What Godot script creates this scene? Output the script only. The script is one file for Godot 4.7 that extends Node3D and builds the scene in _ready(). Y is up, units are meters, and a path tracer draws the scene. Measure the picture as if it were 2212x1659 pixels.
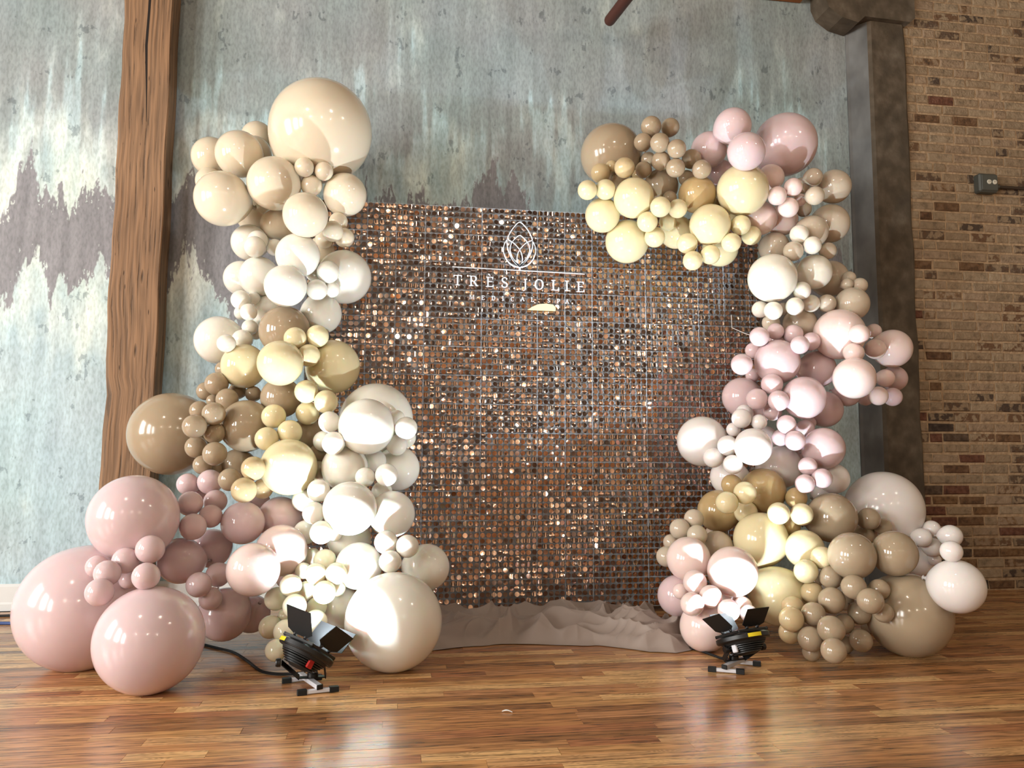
extends Node3D

# ---------------------------------------------------------------- data: balloons as [colour, label, x, y, z, radius]
const BALLOONS := [
	["IV", "giant sand balloon crowning the very top of the left balloon column", -0.4202, 2.4713, 0.5072, 0.2510],
	["IV", "sand balloon peeping out behind, directly left of the giant top sand balloon", -0.7807, 2.5459, 0.2135, 0.0816],
	["IV", "sand balloon wedged in shadow between the giant top one and its left neighbour", -0.7710, 2.4206, 0.3138, 0.0843],
	["IV", "medium sand balloon at the upper left edge of the left column", -0.9844, 2.3805, 0.3169, 0.0991],
	["IV", "medium sand balloon with a lit wedge, left of the giant top balloon", -0.8108, 2.3404, 0.4839, 0.1139],
	["IV", "sand balloon mostly hidden on the left edge above the round front sand balloon", -0.9767, 2.2297, 0.3758, 0.0681],
	["IV", "large sand balloon sticking out furthest left in the top sand bunch", -0.8638, 2.0778, 0.5688, 0.1294],
	["IV", "large sand balloon at the centre of the top sand bunch", -0.6195, 2.1554, 0.6010, 0.1263],
	["IV", "medium sand balloon touching the top left corner of the sequin backdrop", -0.2827, 2.1354, 0.5495, 0.1050],
	["IV", "medium sand balloon at the lower front of the top sand bunch", -0.4398, 1.9389, 0.8205, 0.1006],
	["IV", "shadowed sand balloon between the two large front sand balloons", -0.7606, 2.0804, 0.2937, 0.0896],
	["IV", "shaded sand balloon under the large central sand balloon", -0.6343, 2.0107, 0.3961, 0.0788],
	["IV", "shadowed sand balloon deep behind the small ones above the right-hand white balloon", -0.4023, 1.8708, 0.4648, 0.0648],
	["IV", "small sand balloon, topmost of the trio below the giant top sand balloon", -0.4714, 2.2290, 0.6543, 0.0460],
	["IV", "small sand balloon, middle one of the trio below the giant top sand balloon", -0.3796, 2.2204, 0.6390, 0.0442],
	["IV", "small sand balloon, lowest of the trio below the giant top sand balloon", -0.4424, 2.1599, 0.5971, 0.0513],
	["IV", "small sand balloon, topmost of four sand ones at the upper sequin edge", -0.3102, 1.9929, 0.5640, 0.0454],
	["IV", "small sand balloon, second down of four sand ones at the upper sequin edge", -0.3278, 1.9144, 0.6590, 0.0497],
	["IV", "small sand balloon, lowest of four sand ones at the upper sequin edge", -0.3780, 1.8976, 0.5626, 0.0429],
	["IV", "small sand balloon, third down of four sand ones at the upper sequin edge", -0.2780, 1.9090, 0.5724, 0.0477],
	["CR", "white balloon in half shadow at the upper left of the white bunch", -0.7589, 1.9073, 0.4133, 0.0891],
	["CR", "white balloon at the top centre of the left column's white bunch", -0.4786, 1.7678, 0.7364, 0.1005],
	["CR", "largest white balloon of the left column's white bunch, overlapping the sequin edge", -0.2807, 1.7183, 0.5306, 0.1306],
	["CR", "white balloon on the far left of the left column's white bunch", -0.7986, 1.7266, 0.3861, 0.0859],
	["CR", "white balloon left of centre in the left column's white bunch", -0.6862, 1.7071, 0.5205, 0.0959],
	["CR", "frontmost white balloon of the left column's white bunch, lit from below", -0.5202, 1.6022, 0.8137, 0.0937],
	["CR", "white balloon peeking out left above the upper mocha balloon", -0.6472, 1.5388, 0.4804, 0.0813],
	["CR", "white balloon right of the upper mocha balloon, beside the sequins", -0.3832, 1.5218, 0.5681, 0.0967],
	["CR", "white balloon jutting out alone on the left above the yellow-cream balloons", -0.8685, 1.3878, 0.4969, 0.1145],
	["CR", "small white balloon, topmost of three atop the left column's white bunch", -0.6993, 1.8866, 0.5315, 0.0489],
	["CR", "small white balloon, middle one of three atop the left column's white bunch", -0.6980, 1.8333, 0.6113, 0.0501],
	["CR", "small white balloon, lowest of three atop the left column's white bunch", -0.6213, 1.8641, 0.4976, 0.0418],
	["CR", "small white balloon, second down of four in front of the largest white balloon", -0.4119, 1.7126, 0.6323, 0.0420],
	["CR", "small white balloon, topmost of four in front of the largest white balloon", -0.3399, 1.6991, 0.7108, 0.0522],
	["CR", "small white balloon, lowest of four in front of the largest white balloon", -0.3888, 1.6107, 0.7157, 0.0486],
	["CR", "small white balloon, third down of four in front of the largest white balloon", -0.3259, 1.6273, 0.6601, 0.0397],
	["CR", "small white balloon, second down on the left rim of the left column's white bunch", -0.7558, 1.5711, 0.6050, 0.0455],
	["CR", "small white balloon, topmost on the left rim of the left column's white bunch", -0.7048, 1.5908, 0.5558, 0.0309],
	["CR", "small white balloon, lowest on the left rim of the left column's white bunch", -0.7765, 1.5325, 0.4665, 0.0359],
	["CR", "small white balloon, third down on the left rim of the left column's white bunch", -0.7116, 1.5081, 0.6351, 0.0398],
	["CR", "small white balloon, topmost beside the white balloon that juts out left", -0.7176, 1.4472, 0.5544, 0.0374],
	["CR", "small white balloon, lowest beside the white balloon that juts out left", -0.7895, 1.3415, 0.7208, 0.0416],
	["CR", "small white balloon, third down beside the white balloon that juts out left", -0.7439, 1.3792, 0.5924, 0.0477],
	["CR", "small white balloon, second down beside the white balloon that juts out left", -0.7015, 1.4276, 0.4929, 0.0313],
	["MO", "mocha balloon between the white bunch and the yellow-cream bunch, left column", -0.5385, 1.4157, 0.6548, 0.1171],
	["CH", "yellow-cream balloon, leftmost of the row of three in the left column", -0.7218, 1.2456, 0.6452, 0.1024],
	["CH", "yellow-cream balloon, middle of the row of three in the left column", -0.5237, 1.2370, 0.8681, 0.0987],
	["CH", "yellow-cream balloon, rightmost and largest of the row of three, left column", -0.3134, 1.2489, 0.6548, 0.1252],
	["MO", "shaded mocha balloon under the middle yellow-cream balloon", -0.5379, 1.0919, 0.7082, 0.0912],
	["MO", "large mocha balloon at the centre front of the left mocha bunch", -0.6796, 0.9569, 0.7507, 0.1154],
	["MO", "shaded mocha balloon behind small yellow-cream ones and left of lit white ones", -0.4189, 0.9155, 0.7110, 0.0808],
	["CH", "large round yellow-cream balloon, lowest of its colour in the left column", -0.4629, 0.7749, 0.9461, 0.1181],
	["MO", "giant mocha balloon overlapping the timber post", -1.0580, 0.9268, 0.5306, 0.1907],
	["MO", "half hidden mocha balloon under the large front mocha balloon", -0.7173, 0.7791, 0.7123, 0.0743],
	["CH", "small yellow-cream balloon, middle one of the trio at the upper mocha balloon's lower edge", -0.4722, 1.3631, 0.7932, 0.0503],
	["CH", "small yellow-cream balloon, topmost of the trio at the upper mocha balloon's lower edge", -0.3754, 1.3796, 0.7664, 0.0510],
	["CH", "small yellow-cream balloon, lowest of the trio at the upper mocha balloon's lower edge", -0.4099, 1.2852, 0.7914, 0.0515],
	["CH", "small yellow-cream balloon, topmost of three below the largest upper yellow-cream balloon", -0.4069, 1.1124, 0.8580, 0.0514],
	["CH", "small yellow-cream balloon, middle one of three below the largest upper yellow-cream balloon", -0.3162, 1.0655, 0.8895, 0.0512],
	["CH", "small yellow-cream balloon, lowest of three below the largest upper yellow-cream balloon", -0.4071, 1.0174, 0.7952, 0.0521],
	["CH", "small yellow-cream balloon, topmost of the trio resting on the lowest large yellow-cream balloon", -0.5451, 0.9977, 0.8617, 0.0526],
	["CH", "small yellow-cream balloon, middle one of the trio resting on the lowest large yellow-cream balloon", -0.4723, 0.9275, 0.8804, 0.0535],
	["CH", "small yellow-cream balloon, lowest of the trio resting on the lowest large yellow-cream balloon", -0.5643, 0.8974, 0.9085, 0.0506],
	["MO", "small mocha balloon, topmost of the chain running down beside the left giant mocha balloon", -0.8355, 1.2378, 0.5539, 0.0368],
	["MO", "small mocha balloon, second down of the chain running down beside the left giant mocha balloon", -0.8325, 1.1557, 0.6897, 0.0520],
	["MO", "small mocha balloon, third down of the chain running down beside the left giant mocha balloon", -0.9049, 1.1291, 0.5770, 0.0427],
	["MO", "small mocha balloon, fourth down of the chain running down beside the left giant mocha balloon", -0.7758, 1.0809, 0.7203, 0.0497],
	["MO", "small mocha balloon, fifth down of the chain running down beside the left giant mocha balloon", -0.8644, 1.0810, 0.6080, 0.0297],
	["MO", "small mocha balloon, sixth down of the chain running down beside the left giant mocha balloon", -0.8968, 1.0282, 0.7170, 0.0430],
	["MO", "small mocha balloon, seventh down of the chain running down beside the left giant mocha balloon", -0.7957, 1.0058, 0.8841, 0.0491],
	["MO", "small mocha balloon, eighth down of the chain running down beside the left giant mocha balloon", -0.8657, 0.9490, 0.9169, 0.0501],
	["MO", "small mocha balloon, ninth down of the chain running down beside the left giant mocha balloon", -0.7996, 0.9236, 0.8436, 0.0456],
	["MO", "small mocha balloon, tenth down of the chain running down beside the left giant mocha balloon", -0.8883, 0.8613, 0.7823, 0.0479],
	["MO", "small mocha balloon, eleventh down of the chain running down beside the left giant mocha balloon", -0.7787, 0.8306, 0.9126, 0.0504],
	["MO", "small mocha balloon, twelfth down of the chain running down beside the left giant mocha balloon", -0.8484, 0.7823, 0.8206, 0.0415],
	["MO", "small mocha balloon, lowest of the chain running down beside the left giant mocha balloon", -0.8156, 0.7690, 0.7539, 0.0363],
	["MO", "small mocha balloon, topmost in the shadowed middle of the left column", -0.7599, 1.1313, 0.5799, 0.0389],
	["MO", "small mocha balloon, second down in the shadowed middle of the left column", -0.6795, 1.1161, 0.6196, 0.0365],
	["MO", "small mocha balloon, third down in the shadowed middle of the left column", -0.3493, 0.8296, 0.7736, 0.0502],
	["MO", "small mocha balloon, lowest in the shadowed middle of the left column", -0.3462, 0.7545, 0.8277, 0.0452],
	["CS", "small tan balloon, topmost in the bunch left of the lowest large yellow-cream balloon", -0.5934, 0.7702, 1.0414, 0.0491],
	["MO", "small mocha balloon, second down in the bunch left of the lowest large yellow-cream balloon", -0.7003, 0.7217, 0.9704, 0.0477],
	["CS", "small tan balloon, lowest in the bunch left of the lowest large yellow-cream balloon", -0.6225, 0.6818, 1.0689, 0.0512],
	["CS", "small tan balloon, third down in the bunch left of the lowest large yellow-cream balloon", -0.5766, 0.6791, 0.8969, 0.0433],
	["PK", "giant pink balloon, topmost of three giants, in front of the timber post's foot", -1.0144, 0.5776, 1.1663, 0.1632],
	["PK", "medium pink balloon below the lowest small mocha ones in the left column", -0.6403, 0.5374, 0.9673, 0.0875],
	["PK", "pink balloon in shade under the lowest large yellow-cream balloon", -0.5061, 0.5468, 0.8541, 0.0937],
	["PK", "pink balloon almost hidden under the small mocha bunch", -0.6392, 0.6081, 0.7151, 0.0659],
	["PK", "pink balloon behind the oval one between giant pinks and blush balloons", -0.7832, 0.4224, 0.8653, 0.0809],
	["PK", "oval pink balloon right of the small cluster between giant pink balloons", -0.8736, 0.3884, 1.0014, 0.0912],
	["PK", "biggest pink balloon, leftmost in the picture, resting on the floor", -1.2046, 0.2317, 1.1060, 0.2317],
	["PK", "giant pink balloon at the front left resting on the wooden floor", -0.8459, 0.1783, 1.4699, 0.1783],
	["PK", "large pink balloon right of the front giant, above the black cord", -0.6934, 0.1691, 1.0086, 0.1041],
	["PK", "pink balloon wedged behind, left of the cream bunch at the left lamp", -0.6126, 0.1382, 0.8537, 0.0791],
	["BL", "glowing peach-pink balloon in front of its lit white-faced neighbour", -0.5488, 0.3782, 1.2183, 0.0999],
	["BL", "pale pink balloon with a bright white lit half, above the left lamp", -0.4670, 0.4301, 1.0473, 0.1031],
	["BL", "peach balloon showing as a sliver under the white-lit pale pink balloon", -0.4506, 0.3104, 0.9614, 0.0498],
	["PK", "small pink balloon, second down of the chain beside the topmost giant pink balloon", -0.9008, 0.6977, 0.8468, 0.0456],
	["PK", "small pink balloon, topmost of the chain beside the topmost giant pink balloon", -0.8058, 0.7080, 0.8568, 0.0528],
	["PK", "small pink balloon, fifth down of the chain beside the topmost giant pink balloon", -0.8518, 0.6219, 0.9913, 0.0502],
	["PK", "small pink balloon, third down of the chain beside the topmost giant pink balloon", -0.8762, 0.6533, 0.7651, 0.0358],
	["PK", "small pink balloon, fourth down of the chain beside the topmost giant pink balloon", -0.7712, 0.6257, 0.8971, 0.0482],
	["PK", "small pink balloon, sixth down of the chain beside the topmost giant pink balloon", -0.7669, 0.5698, 0.9964, 0.0467],
	["PK", "small pink balloon, lowest of the chain beside the topmost giant pink balloon", -0.8179, 0.5327, 1.0688, 0.0525],
	["PK", "small pink balloon, topmost of the cluster between the three giant pink balloons", -0.9083, 0.4732, 1.3124, 0.0509],
	["PK", "small pink balloon, second down of the cluster between the three giant pink balloons", -0.9976, 0.4303, 1.3017, 0.0471],
	["PK", "small pink balloon, fifth down of the cluster between the three giant pink balloons", -0.8673, 0.3993, 1.4889, 0.0461],
	["PK", "small pink balloon, sixth down of the cluster between the three giant pink balloons", -1.0089, 0.3485, 1.2241, 0.0332],
	["PK", "small pink balloon, third down of the cluster between the three giant pink balloons", -1.1047, 0.4063, 1.2760, 0.0404],
	["PK", "small pink balloon, fourth down of the cluster between the three giant pink balloons", -1.0350, 0.3953, 1.3719, 0.0456],
	["PK", "small pink balloon, lowest of the cluster between the three giant pink balloons", -1.0338, 0.3393, 1.4410, 0.0473],
	["PK", "small pink balloon, seventh down of the cluster between the three giant pink balloons", -1.1440, 0.2535, 0.8495, 0.0406],
	["PK", "small pink balloon, middle one of the trio right of the front giant pink balloon", -0.7607, 0.3160, 1.1727, 0.0477],
	["PK", "small pink balloon, topmost of the trio right of the front giant pink balloon", -0.7181, 0.3345, 1.0381, 0.0484],
	["PK", "small pink balloon, lowest of the trio right of the front giant pink balloon", -0.7262, 0.2522, 1.1210, 0.0441],
	["CR", "large shaded off-white balloon rising behind the white one at the left sequin edge", -0.1030, 0.9933, 0.6962, 0.1685],
	["CR", "large white balloon beside the sequins, upper of the two round lit ones", -0.1325, 0.9539, 0.9847, 0.1187],
	["CR", "cream-white balloon under the upper large white one, right of yellow-cream", -0.2253, 0.7731, 0.9283, 0.0988],
	["CR", "white balloon on the sequin side between the two large white ones", 0.0015, 0.7667, 0.7722, 0.1006],
	["CR", "large white balloon with a blown-out bright underside, lower of two", -0.1881, 0.6077, 1.1199, 0.1079],
	["CR", "white balloon with an angled light patch beside the sequins", -0.0168, 0.5747, 1.0261, 0.0965],
	["CR", "dim cream balloon below the large bright white balloon", -0.1992, 0.4634, 0.9396, 0.0912],
	["CR", "cream balloon with a curved light patch above the giant floor balloon", -0.1478, 0.3695, 1.0998, 0.0943],
	["CR", "dim cream balloon at the far right of the left column's base", 0.1325, 0.3520, 1.0491, 0.0955],
	["CR", "giant cream balloon resting on the floor right of the left lamp", -0.0023, 0.1832, 1.3010, 0.1832],
	["CR", "cream balloon tucked between the left lamp bunch and the giant floor balloon", -0.2193, 0.1954, 1.0681, 0.0842],
	["CR", "small white balloon, topmost of three left of the upper large white balloon", -0.2964, 0.9727, 0.9285, 0.0465],
	["CR", "small white balloon, middle one of three left of the upper large white balloon", -0.3268, 0.8899, 0.8562, 0.0452],
	["CR", "small white balloon, lowest of three left of the upper large white balloon", -0.2678, 0.8793, 1.0317, 0.0480],
	["CR", "small white balloon, topmost of four right of the upper large white balloon", -0.0027, 0.9975, 0.8670, 0.0357],
	["CR", "small white balloon, second down of four right of the upper large white balloon", 0.0386, 0.9472, 0.9893, 0.0488],
	["CR", "small white balloon, lowest of four right of the upper large white balloon", -0.0005, 0.8736, 0.9121, 0.0455],
	["CR", "small white balloon, third down of four right of the upper large white balloon", 0.0391, 0.9080, 0.8231, 0.0468],
	["CR", "small white balloon, topmost of four between the two large lit white balloons", -0.0964, 0.8036, 0.8732, 0.0497],
	["CR", "small white balloon, second down of four between the two large lit white balloons", -0.0413, 0.7441, 1.0609, 0.0471],
	["CR", "small white balloon, third down of four between the two large lit white balloons", -0.1323, 0.7330, 1.0190, 0.0414],
	["CR", "small white balloon, lowest of four between the two large lit white balloons", -0.0616, 0.6676, 0.9364, 0.0446],
	["CR", "small white balloon, topmost of six left of the lower large lit white balloon", -0.3229, 0.6773, 1.0471, 0.0471],
	["CR", "small white balloon, second down of six left of the lower large lit white balloon", -0.3989, 0.6295, 0.9216, 0.0475],
	["CR", "small white balloon, third down of six left of the lower large lit white balloon", -0.3374, 0.5871, 1.0852, 0.0453],
	["CR", "small white balloon, fourth down of six left of the lower large lit white balloon", -0.3829, 0.4934, 0.9418, 0.0509],
	["CR", "small white balloon, fifth down of six left of the lower large lit white balloon", -0.2962, 0.5142, 1.1631, 0.0461],
	["CR", "small white balloon, lowest of six left of the lower large lit white balloon", -0.2535, 0.4961, 1.0417, 0.0326],
	["CR", "small white balloon, topmost of the trio above the giant cream floor balloon", -0.0364, 0.4739, 1.1797, 0.0466],
	["CR", "small white balloon, middle one of the trio above the giant cream floor balloon", 0.0500, 0.4588, 1.2041, 0.0456],
	["CR", "small white balloon, lowest of the trio above the giant cream floor balloon", -0.0178, 0.4014, 1.2259, 0.0440],
	["CW", "small cream balloon, topmost of the bunch over the left floor lamp", -0.3510, 0.3903, 0.9581, 0.0369],
	["CW", "small cream balloon, second down of the bunch over the left floor lamp", -0.2877, 0.3895, 1.0771, 0.0461],
	["CW", "small cream balloon, fourth down of the bunch over the left floor lamp", -0.3101, 0.3552, 1.2005, 0.0414],
	["CW", "small cream balloon, fifth down of the bunch over the left floor lamp", -0.2295, 0.3556, 1.2126, 0.0424],
	["CW", "small cream balloon, third down of the bunch over the left floor lamp", -0.3711, 0.3516, 1.0934, 0.0334],
	["CW", "small cream balloon, sixth down of the bunch over the left floor lamp", -0.4059, 0.3128, 1.2076, 0.0426],
	["CW", "small cream balloon, eighth down of the bunch over the left floor lamp", -0.3525, 0.2739, 1.1236, 0.0402],
	["CW", "small cream balloon, ninth down of the bunch over the left floor lamp", -0.2722, 0.2886, 1.2406, 0.0443],
	["CW", "small cream balloon, seventh down of the bunch over the left floor lamp", -0.2292, 0.2877, 1.1437, 0.0331],
	["CW", "small cream balloon, tenth down of the bunch over the left floor lamp", -0.4729, 0.2462, 1.1193, 0.0452],
	["CW", "small cream balloon, eleventh down of the bunch over the left floor lamp", -0.3834, 0.2390, 1.2482, 0.0454],
	["CW", "small cream balloon, twelfth down of the bunch over the left floor lamp", -0.3070, 0.2164, 1.1577, 0.0398],
	["CW", "small cream balloon, fourteenth down of the bunch over the left floor lamp", -0.2988, 0.1842, 1.2845, 0.0450],
	["CW", "small cream balloon, thirteenth down of the bunch over the left floor lamp", -0.4300, 0.1791, 1.1385, 0.0305],
	["CW", "small cream balloon, fifteenth down of the bunch over the left floor lamp", -0.4828, 0.1466, 1.1755, 0.0440],
	["CW", "small cream balloon, sixteenth down of the bunch over the left floor lamp", -0.4116, 0.1455, 1.2651, 0.0464],
	["CW", "small cream balloon, lowest of the bunch over the left floor lamp", -0.4376, 0.0916, 1.3238, 0.0401],
	["CW", "small cream balloon, seventeenth down of the bunch over the left floor lamp", -0.2759, 0.0914, 1.1007, 0.0366],
	["MO", "giant mocha balloon at the left end of the garland on the right", 1.1373, 2.4624, 0.4711, 0.1630],
	["MO", "medium mocha balloon in the middle of the garland above the sequins", 1.3742, 2.2669, 0.5765, 0.0895],
	["CA", "tan balloon with a knotted tail between mocha and yellow-cream balloons", 1.5199, 2.1821, 0.7139, 0.0936],
	["CH", "yellow-cream balloon at the front left of the garland above the lettering", 1.1774, 2.1424, 0.7245, 0.0998],
	["CH", "yellow-cream balloon hanging lowest at the left tip of the garland", 1.0416, 2.0778, 0.6221, 0.0879],
	["CH", "yellow-cream balloon hanging down over the sequins right of the lettering", 1.1866, 1.9593, 0.5764, 0.1109],
	["CH", "shaded yellow-cream balloon behind small ones in the hanging garland", 1.4605, 2.0287, 0.5640, 0.0875],
	["CH", "round yellow-cream balloon at the lower centre of the garland", 1.5624, 2.0076, 0.7729, 0.1014],
	["CH", "largest yellow-cream balloon of the garland, under the pink bunch", 1.7225, 2.1835, 0.8141, 0.1255],
	["MO", "shadowed mocha balloon left of the largest yellow-cream garland balloon", 1.7132, 2.2343, 0.5087, 0.0742],
	["CA", "shadowed tan balloon below the largest yellow-cream garland balloon", 1.7035, 2.1445, 0.6236, 0.0768],
	["CH", "yellow-cream balloon forming the lowest edge of the garland over the sequins", 1.6964, 1.9375, 0.5938, 0.0919],
	["MO", "small mocha balloon, topmost of the bunch right of the garland's giant mocha balloon", 1.2857, 2.5435, 0.6883, 0.0515],
	["MO", "small mocha balloon, second down of the bunch right of the garland's giant mocha balloon", 1.4175, 2.5806, 0.6124, 0.0478],
	["MO", "small mocha balloon, third down of the bunch right of the garland's giant mocha balloon", 1.2438, 2.4594, 0.6791, 0.0457],
	["MO", "small mocha balloon, fourth down of the bunch right of the garland's giant mocha balloon", 1.2964, 2.4149, 0.7892, 0.0479],
	["MO", "small mocha balloon, fifth down of the bunch right of the garland's giant mocha balloon", 1.3722, 2.3752, 0.8213, 0.0464],
	["MO", "small mocha balloon, sixth down of the bunch right of the garland's giant mocha balloon", 1.4961, 2.3748, 0.7064, 0.0492],
	["MO", "small mocha balloon, eighth down of the bunch right of the garland's giant mocha balloon", 1.3185, 2.3416, 0.7375, 0.0475],
	["MO", "small mocha balloon, seventh down of the bunch right of the garland's giant mocha balloon", 1.3054, 2.4097, 0.5796, 0.0386],
	["MO", "small mocha balloon, ninth down of the bunch right of the garland's giant mocha balloon", 1.3787, 2.2908, 0.7842, 0.0469],
	["MO", "small mocha balloon, tenth down of the bunch right of the garland's giant mocha balloon", 1.5095, 2.2822, 0.8056, 0.0468],
	["MO", "small mocha balloon, twelfth down of the bunch right of the garland's giant mocha balloon", 1.4878, 2.2919, 0.6523, 0.0404],
	["MO", "small mocha balloon, eleventh down of the bunch right of the garland's giant mocha balloon", 1.2507, 2.3183, 0.6644, 0.0424],
	["MO", "small mocha balloon, thirteenth down of the bunch right of the garland's giant mocha balloon", 1.1407, 2.2891, 0.5619, 0.0387],
	["MO", "small mocha balloon, lowest of the bunch right of the garland's giant mocha balloon", 1.3873, 2.1744, 0.6713, 0.0354],
	["CS", "small tan balloon, third down of the group at the left tip of the garland", 1.0286, 2.3004, 0.6295, 0.0497],
	["CS", "small tan balloon, second down of the group at the left tip of the garland", 1.1238, 2.2902, 0.7444, 0.0507],
	["CS", "small tan balloon, topmost of the group at the left tip of the garland", 1.0937, 2.3460, 0.6121, 0.0310],
	["CS", "small tan balloon, fourth down of the group at the left tip of the garland", 1.2530, 2.3256, 0.5639, 0.0315],
	["CH", "small yellow-cream balloon, lowest of the group at the left tip of the garland", 0.9369, 2.1732, 0.7157, 0.0485],
	["CH", "small yellow-cream balloon, fifth down of the group at the left tip of the garland", 1.0328, 2.1829, 0.7105, 0.0510],
	["CH", "small yellow-cream balloon, topmost of the small ones in the middle of the garland", 1.2856, 2.0731, 0.8134, 0.0500],
	["CH", "small yellow-cream balloon, second down of the small ones in the middle of the garland", 1.3935, 2.0848, 0.7654, 0.0472],
	["CH", "small yellow-cream balloon, third down of the small ones in the middle of the garland", 1.2371, 2.0126, 0.7543, 0.0507],
	["CH", "small yellow-cream balloon, fourth down of the small ones in the middle of the garland", 1.3790, 2.0482, 0.6614, 0.0450],
	["CH", "small yellow-cream balloon, fifth down of the small ones in the middle of the garland", 1.2937, 1.9513, 0.7010, 0.0515],
	["CH", "small yellow-cream balloon, lowest of the small ones in the middle of the garland", 1.4498, 1.9120, 0.7461, 0.0510],
	["CH", "small yellow-cream balloon, topmost of the small ones at the right of the garland", 1.7122, 2.0040, 0.8055, 0.0492],
	["CH", "small yellow-cream balloon, second down of the small ones at the right of the garland", 1.7983, 1.9714, 0.7443, 0.0489],
	["CH", "small yellow-cream balloon, third down of the small ones at the right of the garland", 1.6550, 1.9054, 0.8168, 0.0479],
	["CH", "small yellow-cream balloon, fourth down of the small ones at the right of the garland", 1.5633, 1.8530, 0.7690, 0.0484],
	["CH", "small yellow-cream balloon, lowest of the small ones at the right of the garland", 1.4698, 1.8192, 0.7634, 0.0484],
	["PK", "pink balloon, topmost of the three beside the giant upper pink one", 1.6757, 2.5164, 0.8131, 0.0911],
	["PK", "pink balloon, leftmost of the three beside the giant upper pink one", 1.6096, 2.4469, 0.6635, 0.0924],
	["PK", "pink balloon, lower right of the three beside the giant upper pink one", 1.6769, 2.3248, 0.9602, 0.0897],
	["PK", "giant pear-shaped pink balloon at the top of the right column", 2.0223, 2.4870, 0.6940, 0.1604],
	["PK", "pink balloon sliver hidden behind the largest yellow-cream garland balloon", 1.7359, 2.3766, 0.5252, 0.0738],
	["BL", "blush balloon with a lit tip beside the largest yellow-cream garland balloon", 1.9069, 2.2779, 0.7587, 0.0672],
	["BL", "blush balloon below the largest yellow-cream garland balloon, partly shaded", 1.8666, 2.0770, 0.7046, 0.0870],
	["BL", "blush balloon hanging below the little blush trio, with a shadow patch", 2.0200, 2.0913, 0.6509, 0.0812],
	["BL", "small blush balloon, topmost of the little group under the giant upper pink balloon", 1.9735, 2.1954, 0.8625, 0.0451],
	["BL", "small blush balloon, second down of the little group under the giant upper pink balloon", 1.8849, 2.1454, 0.8632, 0.0462],
	["BL", "small blush balloon, lowest of the little group under the giant upper pink balloon", 1.9600, 2.0991, 0.8328, 0.0500],
	["BL", "small blush balloon, third down of the little group under the giant upper pink balloon", 2.0597, 2.1654, 0.7710, 0.0324],
	["GS", "greige balloon at the upper right edge of the right column", 2.2862, 2.2685, 0.7130, 0.0869],
	["GS", "large greige balloon on the right edge, second greige one down", 2.2677, 2.0710, 0.6917, 0.0992],
	["GS", "greige balloon behind two small white balloons in the right column", 2.1225, 2.0019, 0.7650, 0.0810],
	["GS", "grey-shaded balloon at the sequin backdrop's upper right corner", 1.9762, 1.9426, 0.6404, 0.0790],
	["WI", "large ivory-white balloon in front of the sequin backdrop's right edge", 1.8753, 1.7321, 0.8053, 0.1189],
	["WI", "ivory-white balloon half in shadow right of the large ivory-white one", 2.1383, 1.7900, 0.7475, 0.0883],
	["GS", "shaded balloon behind the half-lit ivory balloon near the pilaster", 2.3251, 1.7979, 0.5835, 0.0970],
	["GS", "greige balloon above the large blush balloon, against the pilaster", 2.3379, 1.6249, 0.7611, 0.0843],
	["GS", "greige balloon hidden between the two ivory-white balloons", 2.1570, 1.8273, 0.5507, 0.0612],
	["GS", "greige balloon just above the row of small pink balloons", 2.0943, 1.5276, 0.6713, 0.0851],
	["GS", "small greige balloon, topmost of the small ones in the right column's upper greige bunch", 2.1257, 2.2837, 0.7919, 0.0460],
	["GS", "small greige balloon, second down of the small ones in the right column's upper greige bunch", 2.1169, 2.2727, 0.6881, 0.0426],
	["GS", "small greige balloon, third down of the small ones in the right column's upper greige bunch", 2.0827, 2.1537, 0.8749, 0.0461],
	["GS", "small greige balloon, fourth down of the small ones in the right column's upper greige bunch", 2.1314, 2.1493, 0.6787, 0.0403],
	["GS", "small greige balloon, lowest of the small ones in the right column's upper greige bunch", 1.9805, 1.8714, 0.8331, 0.0488],
	["GS", "small greige balloon, fifth down of the small ones in the right column's upper greige bunch", 2.2080, 1.9011, 0.7684, 0.0428],
	["WI", "small ivory balloon, topmost of the small pair under the pink-free greige bunch", 2.0167, 1.9625, 0.8325, 0.0466],
	["WI", "small ivory balloon, lowest of the small pair under the pink-free greige bunch", 2.0680, 1.8984, 0.8633, 0.0439],
	["GS", "small greige balloon, topmost of the three beside the pilaster's left edge", 2.3643, 1.7770, 0.7034, 0.0352],
	["GS", "small greige balloon, middle one of the three beside the pilaster's left edge", 2.3265, 1.7339, 0.7442, 0.0302],
	["GS", "small greige balloon, lowest of the three beside the pilaster's left edge", 2.3959, 1.7286, 0.7466, 0.0394],
	["WI", "small ivory balloon, topmost of the small ones under the large ivory-white balloon", 2.0189, 1.6689, 0.8341, 0.0442],
	["WI", "small ivory balloon, fourth down of the small ones under the large ivory-white balloon", 1.9769, 1.5859, 0.8373, 0.0441],
	["WI", "small ivory balloon, second down of the small ones under the large ivory-white balloon", 2.1089, 1.6194, 0.7617, 0.0439],
	["GS", "small greige balloon, third down of the small ones under the large ivory-white balloon", 2.1962, 1.6222, 0.7627, 0.0462],
	["WI", "small ivory balloon, sixth down of the small ones under the large ivory-white balloon", 1.8508, 1.5884, 0.7204, 0.0420],
	["WI", "small ivory balloon, seventh down of the small ones under the large ivory-white balloon", 1.8685, 1.5624, 0.8237, 0.0454],
	["GS", "small greige balloon, fifth down of the small ones under the large ivory-white balloon", 2.0249, 1.6115, 0.6346, 0.0335],
	["GS", "small greige balloon, lowest of the small ones under the large ivory-white balloon", 1.9099, 1.5217, 0.7161, 0.0444],
	["BL", "large blush balloon lit white below, in front of the pilaster", 2.2344, 1.4546, 0.8004, 0.1253],
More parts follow.
